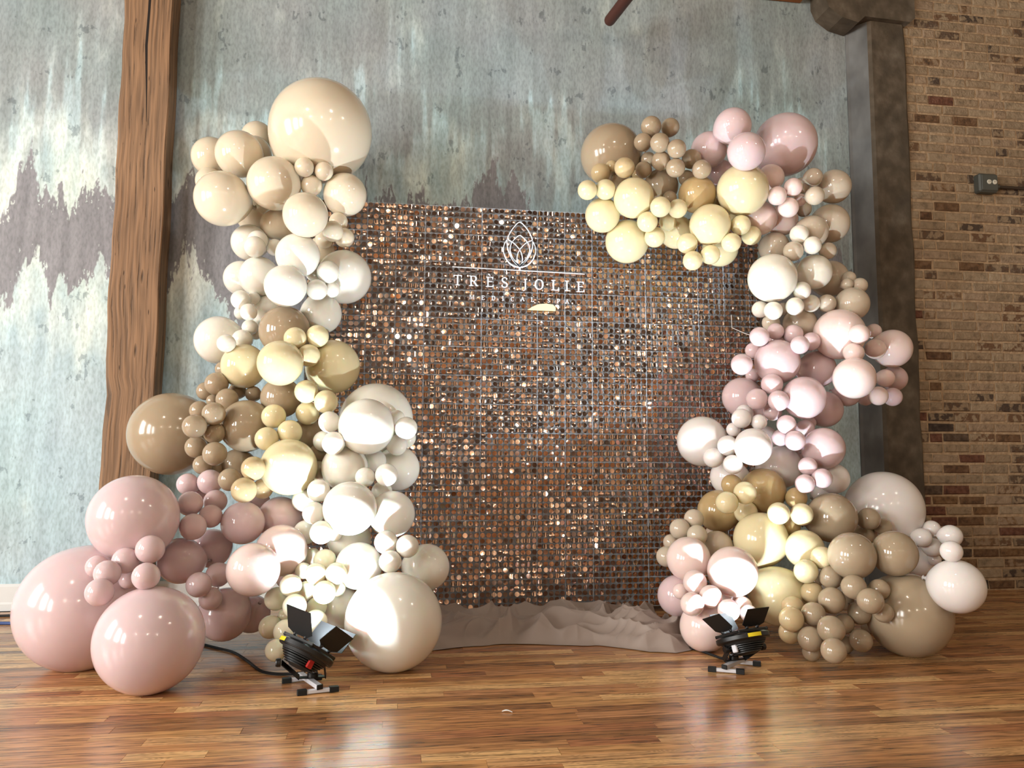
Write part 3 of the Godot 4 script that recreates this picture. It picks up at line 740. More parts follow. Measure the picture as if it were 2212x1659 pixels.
# ---------------------------------------------------------------- room shell
const UP_EDGE := [Vector2(-2.5, 2.1), Vector2(-2.188, 2.125), Vector2(-2.133, 2.207), Vector2(-2.088, 2.448), Vector2(-2.053, 2.503), Vector2(-2.010, 2.333), Vector2(-1.937, 2.310), Vector2(-1.837, 2.249), Vector2(-1.721, 2.349), Vector2(-1.610, 2.329), Vector2(-1.471, 2.269), Vector2(-1.296, 2.252), Vector2(-1.260, 2.295), Vector2(-1.226, 2.378), Vector2(-1.165, 2.437), Vector2(-1.045, 2.320), Vector2(-0.810, 2.195), Vector2(-0.603, 2.261), Vector2(-0.340, 2.331), Vector2(-0.210, 2.503), Vector2(-0.139, 2.371), Vector2(0.094, 2.298), Vector2(0.343, 2.352), Vector2(0.398, 2.401), Vector2(0.468, 2.526), Vector2(0.538, 2.542), Vector2(0.610, 2.494), Vector2(0.681, 2.481), Vector2(0.768, 2.387), Vector2(0.883, 2.297), Vector2(1.233, 2.212), Vector2(1.832, 2.122), Vector2(2.453, 2.089), Vector2(2.744, 2.178), Vector2(2.873, 2.168), Vector2(2.936, 2.110), Vector2(3.2, 2.1)]
const LO_EDGE := [Vector2(-2.5, 1.62), Vector2(-2.157, 1.621), Vector2(-2.091, 1.687), Vector2(-2.057, 1.831), Vector2(-1.984, 1.881), Vector2(-1.933, 1.818), Vector2(-1.907, 1.655), Vector2(-1.881, 1.734), Vector2(-1.805, 1.658), Vector2(-1.738, 1.739), Vector2(-1.680, 1.799), Vector2(-1.595, 1.784), Vector2(-1.445, 1.710), Vector2(-1.313, 1.781), Vector2(-1.205, 1.892), Vector2(-1.131, 1.909), Vector2(-1.048, 1.724), Vector2(-0.891, 1.569), Vector2(-0.681, 1.414), Vector2(-0.158, 1.319), Vector2(0.659, 1.252), Vector2(1.227, 1.263), Vector2(1.817, 1.302), Vector2(2.431, 1.373), Vector2(2.751, 1.498), Vector2(2.914, 1.562), Vector2(3.2, 1.5)]


func edge_at(e: Array, x: float) -> float:
	for i in e.size() - 1:
		if x < e[i + 1].x:
			return lerpf(e[i].y, e[i + 1].y, clampf((x - e[i].x) / (e[i + 1].x - e[i].x), 0.0, 1.0))
	return e[-1].y


func mural_image() -> Image:
	var w := 1536
	var h := 1112
	var big := noise_bytes(31, 0.006, w, h, 1, 2, 5)
	var mid := noise_bytes(32, 0.022, w, h, 1, 3, 5)
	var streak := noise_bytes(33, 0.05, w, h, 1, 12, 4)
	var fine := noise_bytes(34, 0.12, w, h, 1, 3, 3)
	var spots := noise_bytes(35, 0.018, w, h, 1, 1, 5)
	var tint := noise_bytes(36, 0.004, w, h, 1, 1, 3)
	var out := PackedByteArray()
	out.resize(w * h * 3)
	var ups := PackedFloat32Array()
	var los := PackedFloat32Array()
	for x in w:
		var wx := -2.4 + 5.4 * x / w
		ups.append(edge_at(UP_EDGE, wx))
		los.append(edge_at(LO_EDGE, wx))
	for y in h:
		var wy := 3.9 * (1.0 - float(y) / h)
		for x in w:
			var i := y * w + x
			var wx := -2.4 + 5.4 * x / w
			var B := big[i] / 255.0
			var M := mid[i] / 255.0
			var S := streak[i] / 255.0
			var N := fine[i] / 255.0
			var T := tint[i] / 255.0
			# how far the pale teal wash has come through the grey
			var k := clampf((3.15 - wy) * 0.9 + (B - 0.5) * 1.5 + (S - 0.5) * 0.9, 0.0, 1.0)
			k = lerpf(k, smoothstep(0.35, 0.65, k), 0.55)
			var r := lerpf(0.530, 0.625, k)
			var g := lerpf(0.545, 0.690, k)
			var b := lerpf(0.545, 0.710, k)
			# whiter plaster on the left and just around the dark band
			var near := clampf(1.0 - absf(wy - 2.05) / 0.85, 0.0, 1.0) * clampf(0.55 - wx * 0.28, 0.1, 1.0)
			var p := clampf(near * 1.6 + (M - 0.5) * 1.1 + (B - 0.5) * 0.8 - 0.25, 0.0, 1.0)
			r = lerpf(r, 0.770, p)
			g = lerpf(g, 0.790, p)
			b = lerpf(b, 0.765, p)
			# violet and green undertones
			r += (T - 0.5) * 0.04 - 0.018
			b += (0.5 - B) * 0.02 + 0.006
			# the dark violet-grey band with a torn edge
			var jag := (M - 0.5) * 0.30 + (N - 0.5) * 0.10 + (S - 0.5) * 0.22
			var d := minf(ups[x] - wy, wy - los[x]) + jag
			if d > 0.0:
				var q := clampf(d * 40.0, 0.0, 0.94)
				if N > 0.70 and d < 0.12: q *= 0.25
				r = lerpf(r, 0.425 + S * 0.05, q)
				g = lerpf(g, 0.420 + S * 0.05, q)
				b = lerpf(b, 0.440 + S * 0.05, q)
			# bare dark flecks
			elif spots[i] > 196 and N < 0.50:
				r *= 0.82
				g *= 0.83
				b *= 0.84
			var f := 1.08 + 0.12 * N + 0.14 * (S - 0.5) + 0.10 * (M - 0.5)
			out[i * 3] = clampi(int(r * f * 255.0), 0, 255)
			out[i * 3 + 1] = clampi(int(g * f * 255.0), 0, 255)
			out[i * 3 + 2] = clampi(int(b * f * 255.0), 0, 255)
	return Image.create_from_data(w, h, false, Image.FORMAT_RGB8, out)


func wall_quad(st: SurfaceTool, x0: float, x1: float, y0: float, y1: float, z: float) -> void:
	# faces +Z, with the mural's own UVs
	for q in [[x0, y0], [x0, y1], [x1, y1], [x0, y0], [x1, y1], [x1, y0]]:
		st.set_normal(Vector3.BACK)
		st.set_uv(Vector2((q[0] + 2.4) / 5.4, 1.0 - q[1] / 3.9))
		st.set_uv2(Vector2(q[0], q[1]))
		st.add_vertex(Vector3(q[0], q[1], z))


func structure(called: String, mesh: Mesh, m: Material, at := Vector3.ZERO, label := "", cat := "wall") -> MeshInstance3D:
	var o := put(called, mesh, m, self, at)
	tag(o, label, cat, "", "structure")
	return o


func build_room() -> void:
	# mural wall
	var mural := mat(Color(1, 1, 1), 0.62)
	mural.albedo_texture = ImageTexture.create_from_image(mural_image())
	mural.detail_enabled = true
	mural.detail_albedo = noise_tex(39, 0.03, [[0.0, Color(0.86, 0.865, 0.86)], [0.45, Color(0.96, 0.965, 0.96)], [0.6, Color(1, 1, 1)], [1.0, Color(1.0, 1.0, 1.0)]], 1024, 6)
	mural.detail_blend_mode = BaseMaterial3D.BLEND_MODE_MUL
	mural.detail_uv_layer = BaseMaterial3D.DETAIL_UV_2
	mural.uv2_scale = Vector3(1.9, 0.75, 1)
	var st := begin()
	wall_quad(st, -5.6, 3.1, 0.0, 4.3, -0.1)
	st.set_uv(Vector2.ZERO)
	var c := Vector3(-1.25, 2.15, -0.2)
	face(st, [Vector3(-5.6, 0, -0.3), Vector3(-5.6, 4.3, -0.3), Vector3(3.1, 4.3, -0.3), Vector3(3.1, 0, -0.3)], c)
	face(st, [Vector3(-5.6, 4.3, -0.3), Vector3(-5.6, 4.3, -0.1), Vector3(3.1, 4.3, -0.1), Vector3(3.1, 4.3, -0.3)], c)
	face(st, [Vector3(-5.6, 0, -0.3), Vector3(-5.6, 0, -0.1), Vector3(3.1, 0, -0.1), Vector3(3.1, 0, -0.3)], c)
	structure("wall_back", st.commit(), mural, Vector3.ZERO, "blue grey distressed plaster wall with a torn dark violet band behind the balloons")
	# ceiling, side walls and the wall behind the camera
	structure("ceiling", box_mesh(Vector3(12.4, 0.2, 11.0), 0.002), mats.ceiling, Vector3(0.4, 4.4, 5.0), "dark timber ceiling above the room", "ceiling")
	structure("wall_behind", box_mesh(Vector3(12.4, 4.3, 0.2), 0.002), mats.room, Vector3(0.4, 2.15, 10.3), "warm brown wall behind the camera facing the balloons")
	for k in 3:
		var dr := root_at("door_%d" % (k + 1), Vector3(-3.6 + 3.4 * k, 0, 10.17))
		tag(dr, "dark panelled double door in the wall behind the camera, %s" % ["near the windows", "in the middle", "near the brick side"][k], "door", "", "structure")
		put("leaf", box_mesh(Vector3(0.86, 2.9, 0.06), 0.006), mats.door, dr, Vector3(-0.44, 1.45, 0))
		put("leaf", box_mesh(Vector3(0.86, 2.9, 0.06), 0.006), mats.door, dr, Vector3(0.44, 1.45, 0))
		put("frame", box_mesh(Vector3(2.0, 0.14, 0.09), 0.006), mats.door, dr, Vector3(0, 2.97, 0))
	structure("wall_right", box_mesh(Vector3(0.2, 4.3, 10.4), 0.002), mats.room, Vector3(6.5, 2.15, 5.1), "warm brown side wall right of the brick wall")
	# left wall with three tall openings
	st = begin()
	var zs := [-0.3, 1.9, 3.3, 4.3, 5.7, 6.7, 8.1, 10.4]
	for i in 7:
		var z0: float = zs[i]
		var z1: float = zs[i + 1]
		if i % 2 == 0:
			bbox(st, Vector3(-5.6, 2.15, (z0 + z1) / 2), Vector3(0.2, 4.3, z1 - z0), 0.002)
		else:
			bbox(st, Vector3(-5.6, 0.4, (z0 + z1) / 2), Vector3(0.2, 0.8, z1 - z0), 0.002)
			bbox(st, Vector3(-5.6, 3.75, (z0 + z1) / 2), Vector3(0.2, 1.1, z1 - z0), 0.002)
	structure("wall_left", st.commit(), mat(Color(0.66, 0.66, 0.64), 0.7), Vector3.ZERO, "pale side wall on the left with three tall windows")
	var frame := begin()
	for z in [-0.66, 0.0, 0.66]:
		bbox(frame, Vector3(0, 0, z), Vector3(0.06, 2.4, 0.06), 0.004)
	for y in [-1.17, -0.4, 0.4, 1.17]:
		bbox(frame, Vector3(0, y, 0), Vector3(0.06, 0.05, 1.38), 0.004)
	var fm := frame.commit()
	var glass := mat(Color(0.9, 0.95, 1.0, 0.06), 0.02)
	glass.transparency = BaseMaterial3D.TRANSPARENCY_ALPHA
	var which := ["nearest the plaster wall", "in the middle of the left wall", "furthest from the plaster wall"]
	for k in 3:
		var wn := put("window_%d" % (k + 1), fm, mats.white_paint, self, Vector3(-5.6, 2.0, 2.6 + 2.4 * k))
		tag(wn, "tall white framed window, the one " + which[k], "window", "", "structure")
		put("pane", box_mesh(Vector3(0.006, 2.36, 1.34), 0.001), glass, wn)
	# skirting on the left of the mural wall
	st = begin()
	var prof := PackedVector2Array([Vector2(0, 0), Vector2(0.022, 0), Vector2(0.022, 0.035), Vector2(0.016, 0.045), Vector2(0.016, 0.125), Vector2(0.006, 0.138), Vector2(0, 0.138)])
	for i in prof.size():
		var a := prof[i]
		var b := prof[(i + 1) % prof.size()]
		face(st, [Vector3(-5.5, a.y, -0.1 + a.x), Vector3(-5.5, b.y, -0.1 + b.x), Vector3(-1.57, b.y, -0.1 + b.x), Vector3(-1.57, a.y, -0.1 + a.x)], Vector3(-3, 0.06, -0.092))
		face(st, [Vector3(-1.28, a.y, -0.1 + a.x), Vector3(-1.28, b.y, -0.1 + b.x), Vector3(2.85, b.y, -0.1 + b.x), Vector3(2.85, a.y, -0.1 + a.x)], Vector3(0, 0.06, -0.092))
	structure("baseboard_back", st.commit(), mats.white_paint, Vector3.ZERO, "white moulded baseboard along the foot of the plaster wall", "baseboard")


func build_ceiling_lamps() -> void:
	var spots := [Vector3(-1.6, 3.75, 3.4), Vector3(0.9, 3.75, 3.1), Vector3(3.3, 3.75, 3.4), Vector3(-2.6, 3.6, 8.7), Vector3(0.6, 3.6, 8.7), Vector3(3.6, 3.6, 8.7)]
	var names := ["front left", "front middle", "front right", "rear left", "rear middle", "rear right"]
	var glow := mat(Color(1, 0.85, 0.6), 0.4)
	glow.emission_enabled = true
	glow.emission = Color(1.0, 0.78, 0.5)
	glow.emission_energy_multiplier = 6.0
	var shade := lathe([Vector2(0.02, 0.16), Vector2(0.05, 0.15), Vector2(0.10, 0.06), Vector2(0.13, 0.0)], 24).commit()
	var bulb := lathe([Vector2(0.0, 0.05), Vector2(0.03, 0.045), Vector2(0.045, 0.0), Vector2(0.03, -0.035), Vector2(0.0, -0.045)], 16).commit()
	for i in spots.size():
		var o := root_at("ceiling_lamp", spots[i])
		tag(o, "warm pendant lamp hanging from the ceiling, %s of six" % names[i], "lamp")
		put("shade", shade, mats.black_matte, o)
		put("cord", tube([Vector3(0, 0.15, 0), Vector3(0, 0.56 if i < 3 else 0.71, 0)], 0.006, 6).commit(), mats.rubber, o)
		put("bulb", bulb, glow, o, Vector3(0, 0.0, 0))
		var l := OmniLight3D.new()
		l.name = "bulb_light"
		l.light_color = Color(1.0, 0.94, 0.86)
		l.light_energy = 1.5 * (1.0 if i < 3 else 2.0)
		l.light_size = 0.05
		l.omni_range = 20.0
		l.omni_attenuation = 2.0
		l.shadow_enabled = true
		l.position = Vector3(0, -0.07, 0)
		o.add_child(l)


# ---------------------------------------------------------------- brick wall
func brick_mesh(len: float, hh: float, v: int) -> ArrayMesh:
	var st := begin()
	var r := RandomNumberGenerator.new()
	r.seed = 900 + v
	var dz := 0.03
	var b := 0.006
	var fr := []
	var bk := []
	var mid := []
	var k := 0
	for q in [Vector2(-1, -1), Vector2(1, -1), Vector2(1, 1), Vector2(-1, 1)]:
		var jx := r.randf_range(-0.004, 0.003)
		var jy := r.randf_range(-0.003, 0.002)
		var o := Vector3(q.x * (len / 2 + jx), q.y * (hh / 2 + jy), 0)
		bk.append(o + Vector3(0, 0, -dz))
		mid.append(o + Vector3(0, 0, -b))
		fr.append(o - Vector3(q.x * b, q.y * b, r.randf_range(0.0, 0.002)))
		k += 1
	var c := Vector3(0, 0, -0.015)
	face(st, fr, c)
	for i in 4:
		var j := (i + 1) % 4
		face(st, [fr[i], fr[j], mid[j], mid[i]], c)
		face(st, [mid[i], mid[j], bk[j], bk[i]], c)
	return st.commit()


func build_brick_wall() -> void:
	var mortar := mat(Color(1, 1, 1), 0.9)
	mortar.albedo_texture = noise_tex(41, 0.02, [[0.0, Color(0.58, 0.48, 0.37)], [0.5, Color(0.67, 0.57, 0.45)], [1.0, Color(0.74, 0.64, 0.52)]])
	bump_of(mortar, 42, 0.06, 0.5, Vector3(2.2, 2.2, 2.2))
	var wall := structure("wall_brick", box_mesh(Vector3(3.3, 4.3, 0.2), 0.001), mortar, Vector3(4.75, 2.15, -0.108), "old tan and brown brick wall right of the concrete pilaster")
	# brick materials: clay colours under patchy lime wash
	var clay := [Color(0.42, 0.31, 0.21), Color(0.38, 0.27, 0.18), Color(0.32, 0.25, 0.19), Color(0.24, 0.19, 0.155), Color(0.46, 0.34, 0.22), Color(0.40, 0.25, 0.18)]
	var lime := [Color(0.64, 0.56, 0.455), Color(0.60, 0.515, 0.41), Color(0.58, 0.50, 0.40), Color(0.62, 0.53, 0.43)]
	var tan_m := []
	var part_m := []
	var dark_m := []
	for i in 4:
		var m := mat(Color(1, 1, 1), 0.9)
		m.albedo_texture = noise_tex(50 + i, 0.02, [[0.0, lime[i].darkened(0.28)], [0.35, lime[i].darkened(0.08)], [1.0, lime[i].lightened(0.06)]], 256)
		bump_of(m, 60 + i, 0.06, 0.4, Vector3(3, 3, 3))
		tan_m.append(m)
	for i in 4:
		var m := mat(Color(1, 1, 1), 0.9)
		m.albedo_texture = noise_tex(70 + i, 0.016, [[0.0, clay[i]], [0.42, clay[i + 1].lightened(0.06)], [0.56, lime[i].darkened(0.1)], [1.0, lime[i]]], 256)
		bump_of(m, 60 + i, 0.06, 0.4, Vector3(3.4, 3.4, 3.4))
		part_m.append(m)
	for i in 6:
		var m := mat(Color(1, 1, 1), 0.88)
		m.albedo_texture = noise_tex(80 + i, 0.025, [[0.0, clay[i].darkened(0.35)], [0.5, clay[i]], [1.0, clay[i].lightened(0.12)]], 256)
		bump_of(m, 60 + i % 4, 0.06, 0.4, Vector3(3, 3, 3))
		dark_m.append(m)
	var ch := 0.0655
	var full := []
	var half := []
	for v in 5:
		full.append(brick_mesh(0.176, 0.053, v))
		half.append(brick_mesh(0.083, 0.053, 20 + v))
	var r := RandomNumberGenerator.new()
	r.seed = 77
	var rest := begin()
	var n := 0
	var rows := 65
	for row in rows:
		var y := 0.036 + row * ch
		var x := 3.15 - (0.093 if row % 2 else 0.0) + r.randf_range(-0.02, 0.02)
		while x < 6.3:
			var short := r.randf() < 0.22
			var ln := 0.083 if short else 0.176
			var cx := x + ln / 2
			x += ln + 0.010
			var at := Vector3(cx, y + r.randf_range(-0.0015, 0.0015), r.randf_range(-0.003, 0.003))
			var me: ArrayMesh = (half if short else full)[r.randi() % 5]
			var low := clampf(1.0 - y / 3.6, 0.0, 1.0)
			var roll := r.randf()
			var m: Material
			if roll < 0.03 + 0.36 * low * low * low: m = dark_m[r.randi() % 6]
			elif roll < 0.16 + 0.45 * low * low: m = part_m[r.randi() % 4]
			else: m = tan_m[r.randi() % 4]
			if cx < 3.9 + y * 0.075 and y < 4.05:
				put_n("brick", n, me, m, wall, at - wall.position)
				n += 1
			else:
				rest.append_from(me, 0, Transform3D(Basis.IDENTITY, at - wall.position))
	var rb := put_n("brickwork", 0, rest.commit(), part_m[1], wall)
	tag(rb, "", "", "", "stuff")


# ---------------------------------------------------------------- floor
func build_floor() -> void:
	var slab := structure("floor", box_mesh(Vector3(12.4, 0.2, 10.8), 0.001), mat(Color(0.13, 0.09, 0.06), 0.8), Vector3(0.4, -0.106, 5.0), "polished oak strip floor with planks of mixed brown tones", "floor")
	var tex := []
	for i in 3:
		tex.append(ImageTexture.create_from_image(wood_image(200 + i * 10, 1024, 512, 0.012, 0.05, [30.0, 60.0, 90.0][i], [0.5, 0.25, 0.7][i], 0.06)))
	var tones := [Color(0.78, 0.56, 0.36), Color(0.72, 0.50, 0.31), Color(0.84, 0.64, 0.43), Color(0.62, 0.43, 0.27), Color(0.76, 0.54, 0.36), Color(0.90, 0.71, 0.48), Color(0.69, 0.46, 0.30), Color(0.81, 0.60, 0.38)]
	var pm := []
	for i in tones.size():
		var m := mat(tones[i], 0.25, 0.0, 0.5)
		m.albedo_texture = tex[i % 3]
		pm.append(m)
	var wdt := 0.0572
	var r := RandomNumberGenerator.new()
	r.seed = 4242
	var n := 0
	var rest := []
	for i in tones.size(): rest.append(begin())
	var rows := int(10.3 / wdt)
	for row in rows:
		var z := -0.05 + (row + 0.5) * wdt
		var x := -5.5 - r.randf() * 0.8
		# the strip of floor that the camera sees at this depth
		var d := 4.42 - z
		var x0 := -d * 0.50 - 0.15
		var x1 := d * 0.88 + 0.1
		while x < 6.4:
			var ln := r.randf_range(0.35, 1.15) if r.randf() < 0.75 else r.randf_range(0.2, 0.45)
			var a := maxf(x, -5.5)
			var b := minf(x + ln, 6.4)
			x += ln
			if b - a < 0.02: continue
			var k := r.randi() % tones.size()
			var u0 := r.randf() * maxf(0.0, 1.0 - (b - a) / 1.2)
			var v0 := r.randf() * 0.84
			var up := r.randf_range(-0.0004, 0.0004)
			if z < 2.62 and z > 0.25 and b > x0 and a < x1 and n < 330:
				var st := begin()
				plank(st, b - a, wdt, u0, v0)
				put_n("plank", n, st.commit(), pm[k], slab, Vector3((a + b) / 2, up, z) - slab.position)
				n += 1
			else:
				plank(rest[k], b - a, wdt, u0, v0, Vector3((a + b) / 2, up, z) - slab.position)
	for i in tones.size():
		var o := put("planking", (rest[i] as SurfaceTool).commit(), pm[i], slab)
		tag(o, "", "", "", "stuff")


func plank(st: SurfaceTool, ln: float, w: float, u0: float, v0: float, off := Vector3.ZERO) -> void:
	var g := 0.0002
	var b := 0.0004
	var hx := ln / 2 - g
	var hz := w / 2 - g
	var top := [Vector3(-hx + b, 0, -hz + b), Vector3(hx - b, 0, -hz + b), Vector3(hx - b, 0, hz - b), Vector3(-hx + b, 0, hz - b)]
	var low := [Vector3(-hx, -0.004, -hz), Vector3(hx, -0.004, -hz), Vector3(hx, -0.004, hz), Vector3(-hx, -0.004, hz)]
	var tri := [[top[0], top[1], top[2]], [top[0], top[2], top[3]]]
	var nn := [Vector3.UP, Vector3.UP]
	var dirs := [Vector3(0, 0.4, -1), Vector3(1, 0.4, 0), Vector3(0, 0.4, 1), Vector3(-1, 0.4, 0)]
	for i in 4:
		var j := (i + 1) % 4
		tri.append([top[i], low[i], low[j]])
		tri.append([top[i], low[j], top[j]])
		nn.append(dirs[i].normalized())
		nn.append(dirs[i].normalized())
	for t in tri.size():
		for p in tri[t]:
			st.set_normal(nn[t])
			st.set_uv(Vector2(u0 + (p.x + ln / 2) / 1.2, v0 + (p.z + w / 2) / 0.38))
			st.add_vertex(p + off)


# ---------------------------------------------------------------- timber post, pilaster, beam, pipe
func build_post_and_pilaster() -> void:
	# grain along v for the post: the picture is laid out along u and turned by the UVs
	var im := wood_image(300, 1024, 256, 0.006, 0.09, 60.0, 0.30, 0.035, 0.11)
	im.convert(Image.FORMAT_RGB8)
	var w := im.get_width()
	var h := im.get_height()
	var r := RandomNumberGenerator.new()
	r.seed = 9
	# knots and worm holes
	for k in 46:
		var kx := r.randi() % w
		var ky := r.randi() % h
		var rad := 5 if k < 7 else 1 + r.randi() % 2
		for dx in range(-rad * 3, rad * 3 + 1):
			for dy in range(-rad, rad + 1):
				var q := sqrt(pow(dx / 2.2, 2) + dy * dy) / rad
				if q < 1.0:
					var px := posmod(kx + dx, w)
					var py := clampi(ky + dy, 0, h - 1)
					im.set_pixel(px, py, im.get_pixel(px, py) * lerpf(0.45, 0.95, q))
	var pm := mat(Color(0.57, 0.435, 0.315), 0.75)
	pm.albedo_texture = ImageTexture.create_from_image(im)
	pm.heightmap_enabled = true
	pm.heightmap_texture = pm.albedo_texture
	pm.heightmap_scale = 0.6
	var post := root_at("timber_post", Vector3(-1.42, 0, -0.012))
	tag(post, "square weathered timber post standing against the plaster wall on the left", "post")
	var st := begin()
	# wavy edged face: a stack of slices, with a worn left arris
	var n := 40
	var ring := func(i: int) -> Array:
		var y := 3.815 * i / n
		var j := sin(i * 1.7) * 0.003 + sin(i * 0.63) * 0.004
		var wear := 0.012 + 0.010 * clampf(sin(i * 0.45 + 2.0), 0, 1) + (0.018 if i > 3 and i < 13 else 0.0)
		var l := -0.132 + j
		var e := 0.128 + sin(i * 0.9) * 0.003
		return [Vector3(l, y, -0.07), Vector3(l, y, 0.07 - wear), Vector3(l + wear, y, 0.07), Vector3(e - 0.006, y, 0.07), Vector3(e, y, 0.064), Vector3(e, y, -0.07)]
	var us := [0.0, 0.16, 0.20, 0.80, 0.83, 1.0]
	for i in n:
		var a: Array = ring.call(i)
		var b: Array = ring.call(i + 1)
		for k in 5:
			var nrm: Vector3 = ((a[k + 1] as Vector3) - (a[k] as Vector3)).cross(Vector3.UP).normalized() * -1.0
			if nrm.dot((a[k] as Vector3) + (a[k + 1] as Vector3)) < 0 and k != 2: nrm = -nrm
			if k == 2: nrm = Vector3.BACK
			for q in [[a[k], us[k], i], [b[k], us[k], i + 1], [b[k + 1], us[k + 1], i + 1], [a[k], us[k], i], [b[k + 1], us[k + 1], i + 1], [a[k + 1], us[k + 1], i]]:
				st.set_normal(nrm)
				st.set_uv(Vector2(float(q[2]) / n * 0.99, q[1] * 0.98 + 0.01))
				st.set_tangent(Plane(Vector3.UP, 1.0))
				st.add_vertex(q[0])
	put("timber", st.commit(), pm, post)
	# the long drying crack near the top of the front face
	st = begin()
	var cp := [Vector2(0.012, 3.60), Vector2(0.006, 3.40), Vector2(-0.002, 3.10), Vector2(0.010, 2.86), Vector2(0.018, 2.66)]
	for i in 4:
		var wa: float = [0.003, 0.006, 0.007, 0.004, 0.001][i]
		var wb: float = [0.003, 0.006, 0.007, 0.004, 0.001][i + 1]
		var pa: Vector2 = cp[i]
		var pb: Vector2 = cp[i + 1]
		face(st, [Vector3(pa.x - wa, pa.y, 0.0706), Vector3(pa.x + wa, pa.y, 0.0706), Vector3(pb.x + wb, pb.y, 0.0706), Vector3(pb.x - wb, pb.y, 0.0706)], Vector3(0, 3, 0))
	put("crack", st.commit(), mat(Color(0.09, 0.055, 0.035), 0.9), post)

	# concrete pilaster with a bevelled left edge and a thick head
	var pil := root_at("concrete_pilaster", Vector3(3.07, 0, -0.1))
	tag(pil, "dark stained concrete pilaster between the plaster wall and the brick wall", "pilaster")
	st = begin()
	var foot := PackedVector2Array([Vector2(-0.16, -0.1), Vector2(-0.16, 0.01), Vector2(-0.145, 0.02), Vector2(-0.075, 0.115), Vector2(-0.055, 0.13), Vector2(0.17, 0.13), Vector2(0.185, 0.12), Vector2(0.185, -0.1)])
	var rows := 24
	var sb := begin()
	var rag := RandomNumberGenerator.new()
	rag.seed = 5
	var jit := []
	for i in rows + 1: jit.append(rag.randf_range(-0.007, 0.007))
	for i in rows:
		var y0 := 3.68 * i / rows
		var y1 := 3.68 * (i + 1) / rows
		for k in foot.size() - 1:
			var a := foot[k]
			var b := foot[k + 1]
			var ja := [a, a, b, b]
			var ys := [y0, y1, y1, y0]
			var pts := []
			for q in 4:
				var v: Vector2 = ja[q]
				var jx: float = jit[i + (1 if q == 1 or q == 2 else 0)] if v.x > 0.15 else 0.0
				pts.append(Vector3(v.x + jx, ys[q], v.y))
			face(sb if k < 3 else st, pts, Vector3(0, (y0 + y1) / 2, -0.05))
	put("shaft", st.commit(), mats.concrete, pil)
	put("bevel", sb.commit(), mats.bevel, pil)
	st = begin()
	var head := PackedVector2Array([Vector2(-0.40, 0.7), Vector2(-0.40, 0.12), Vector2(-0.37, 0.05), Vector2(-0.28, -0.01), Vector2(-0.17, -0.035), Vector2(-0.12, 0.01), Vector2(0.20, 0.0), Vector2(0.235, 0.03), Vector2(0.235, 0.7)])
	prism(st, head, -0.1, 0.17)
	put("head", st.commit(), mats.concrete, pil, Vector3(0, 3.66, 0))

	# timber beam along the top of the plaster wall
	var bm := mat(Color(0.58, 0.36, 0.19), 0.8)
	bump_of(bm, 88, 0.03, 0.3, Vector3(1, 4, 4))
	var beam := put("timber_beam", box_mesh(Vector3(7.9, 0.3, 0.14), 0.008), bm, self, Vector3(-1.35, 3.975, -0.03))
	tag(beam, "brown timber beam along the top of the plaster wall, left of the pilaster head", "beam")

	# brown pipe that runs overhead towards the wall and stops short of it
	var pipe := root_at("brown_pipe", Vector3(1.235, 3.475, 0.06))
	tag(pipe, "brown painted overhead pipe with a rounded end at the top edge", "pipe")
	var turn := Basis(Vector3.RIGHT, PI / 2)
	var br := mat(Color(0.27, 0.12, 0.07), 0.5)
	turn = Basis(Vector3.UP, 0.15) * turn
	put("tube", lathe([Vector2(0.0, 0.0), Vector2(0.02, 0.004), Vector2(0.031, 0.016), Vector2(0.034, 0.03), Vector2(0.034, 1.0), Vector2(0.034, 5.5)].map(func(v): return Vector2(v.x, -v.y)), 20, null, Basis(Vector3.UP, 0.15) * Basis(Vector3.RIGHT, -PI / 2)).commit(), br, pipe)
	for z in [1.2, 3.6]:
		put("hanger", tube([Vector3(z * 0.15, 0.0, z), Vector3(z * 0.15, 0.83, z)], 0.006, 6).commit(), mats.black, pipe)


# ---------------------------------------------------------------- sequin backdrop
func disc_mesh(v: int) -> ArrayMesh:
	# a thin dished disc hanging from its top edge
	var st := begin()
	var rad := 0.0130
	var seg := 12
	var bend: float = [0.0002, 0.0005, 0.0011, 0.0][v]
	var skew: float = [0.0, 0.0005, -0.0004, 0.0014][v]
	var pt := func(q: float, a: float) -> Vector3:
		var x := rad * q * cos(a)
		var y := rad * q * sin(a)
		return Vector3(x, y - rad, bend * q * q + skew * (x / rad) * (x / rad))
	var nr := func(q: float, a: float) -> Vector3:
		var x := q * cos(a)
		var y := q * sin(a)
		return Vector3(-(2.0 * bend * x + 2.0 * skew * x) / rad, -(2.0 * bend * y) / rad, 1.0).normalized()
	for k in seg:
		var a0 := TAU * k / seg
		var a1 := TAU * (k + 1) / seg
		for q in [[0.0, a0], [0.55, a1], [0.55, a0], [0.55, a0], [0.55, a1], [1.0, a1], [0.55, a0], [1.0, a1], [1.0, a0]]:
			st.set_normal(nr.call(q[0], q[1]))
			st.add_vertex(pt.call(q[0], q[1]))
	return st.commit()


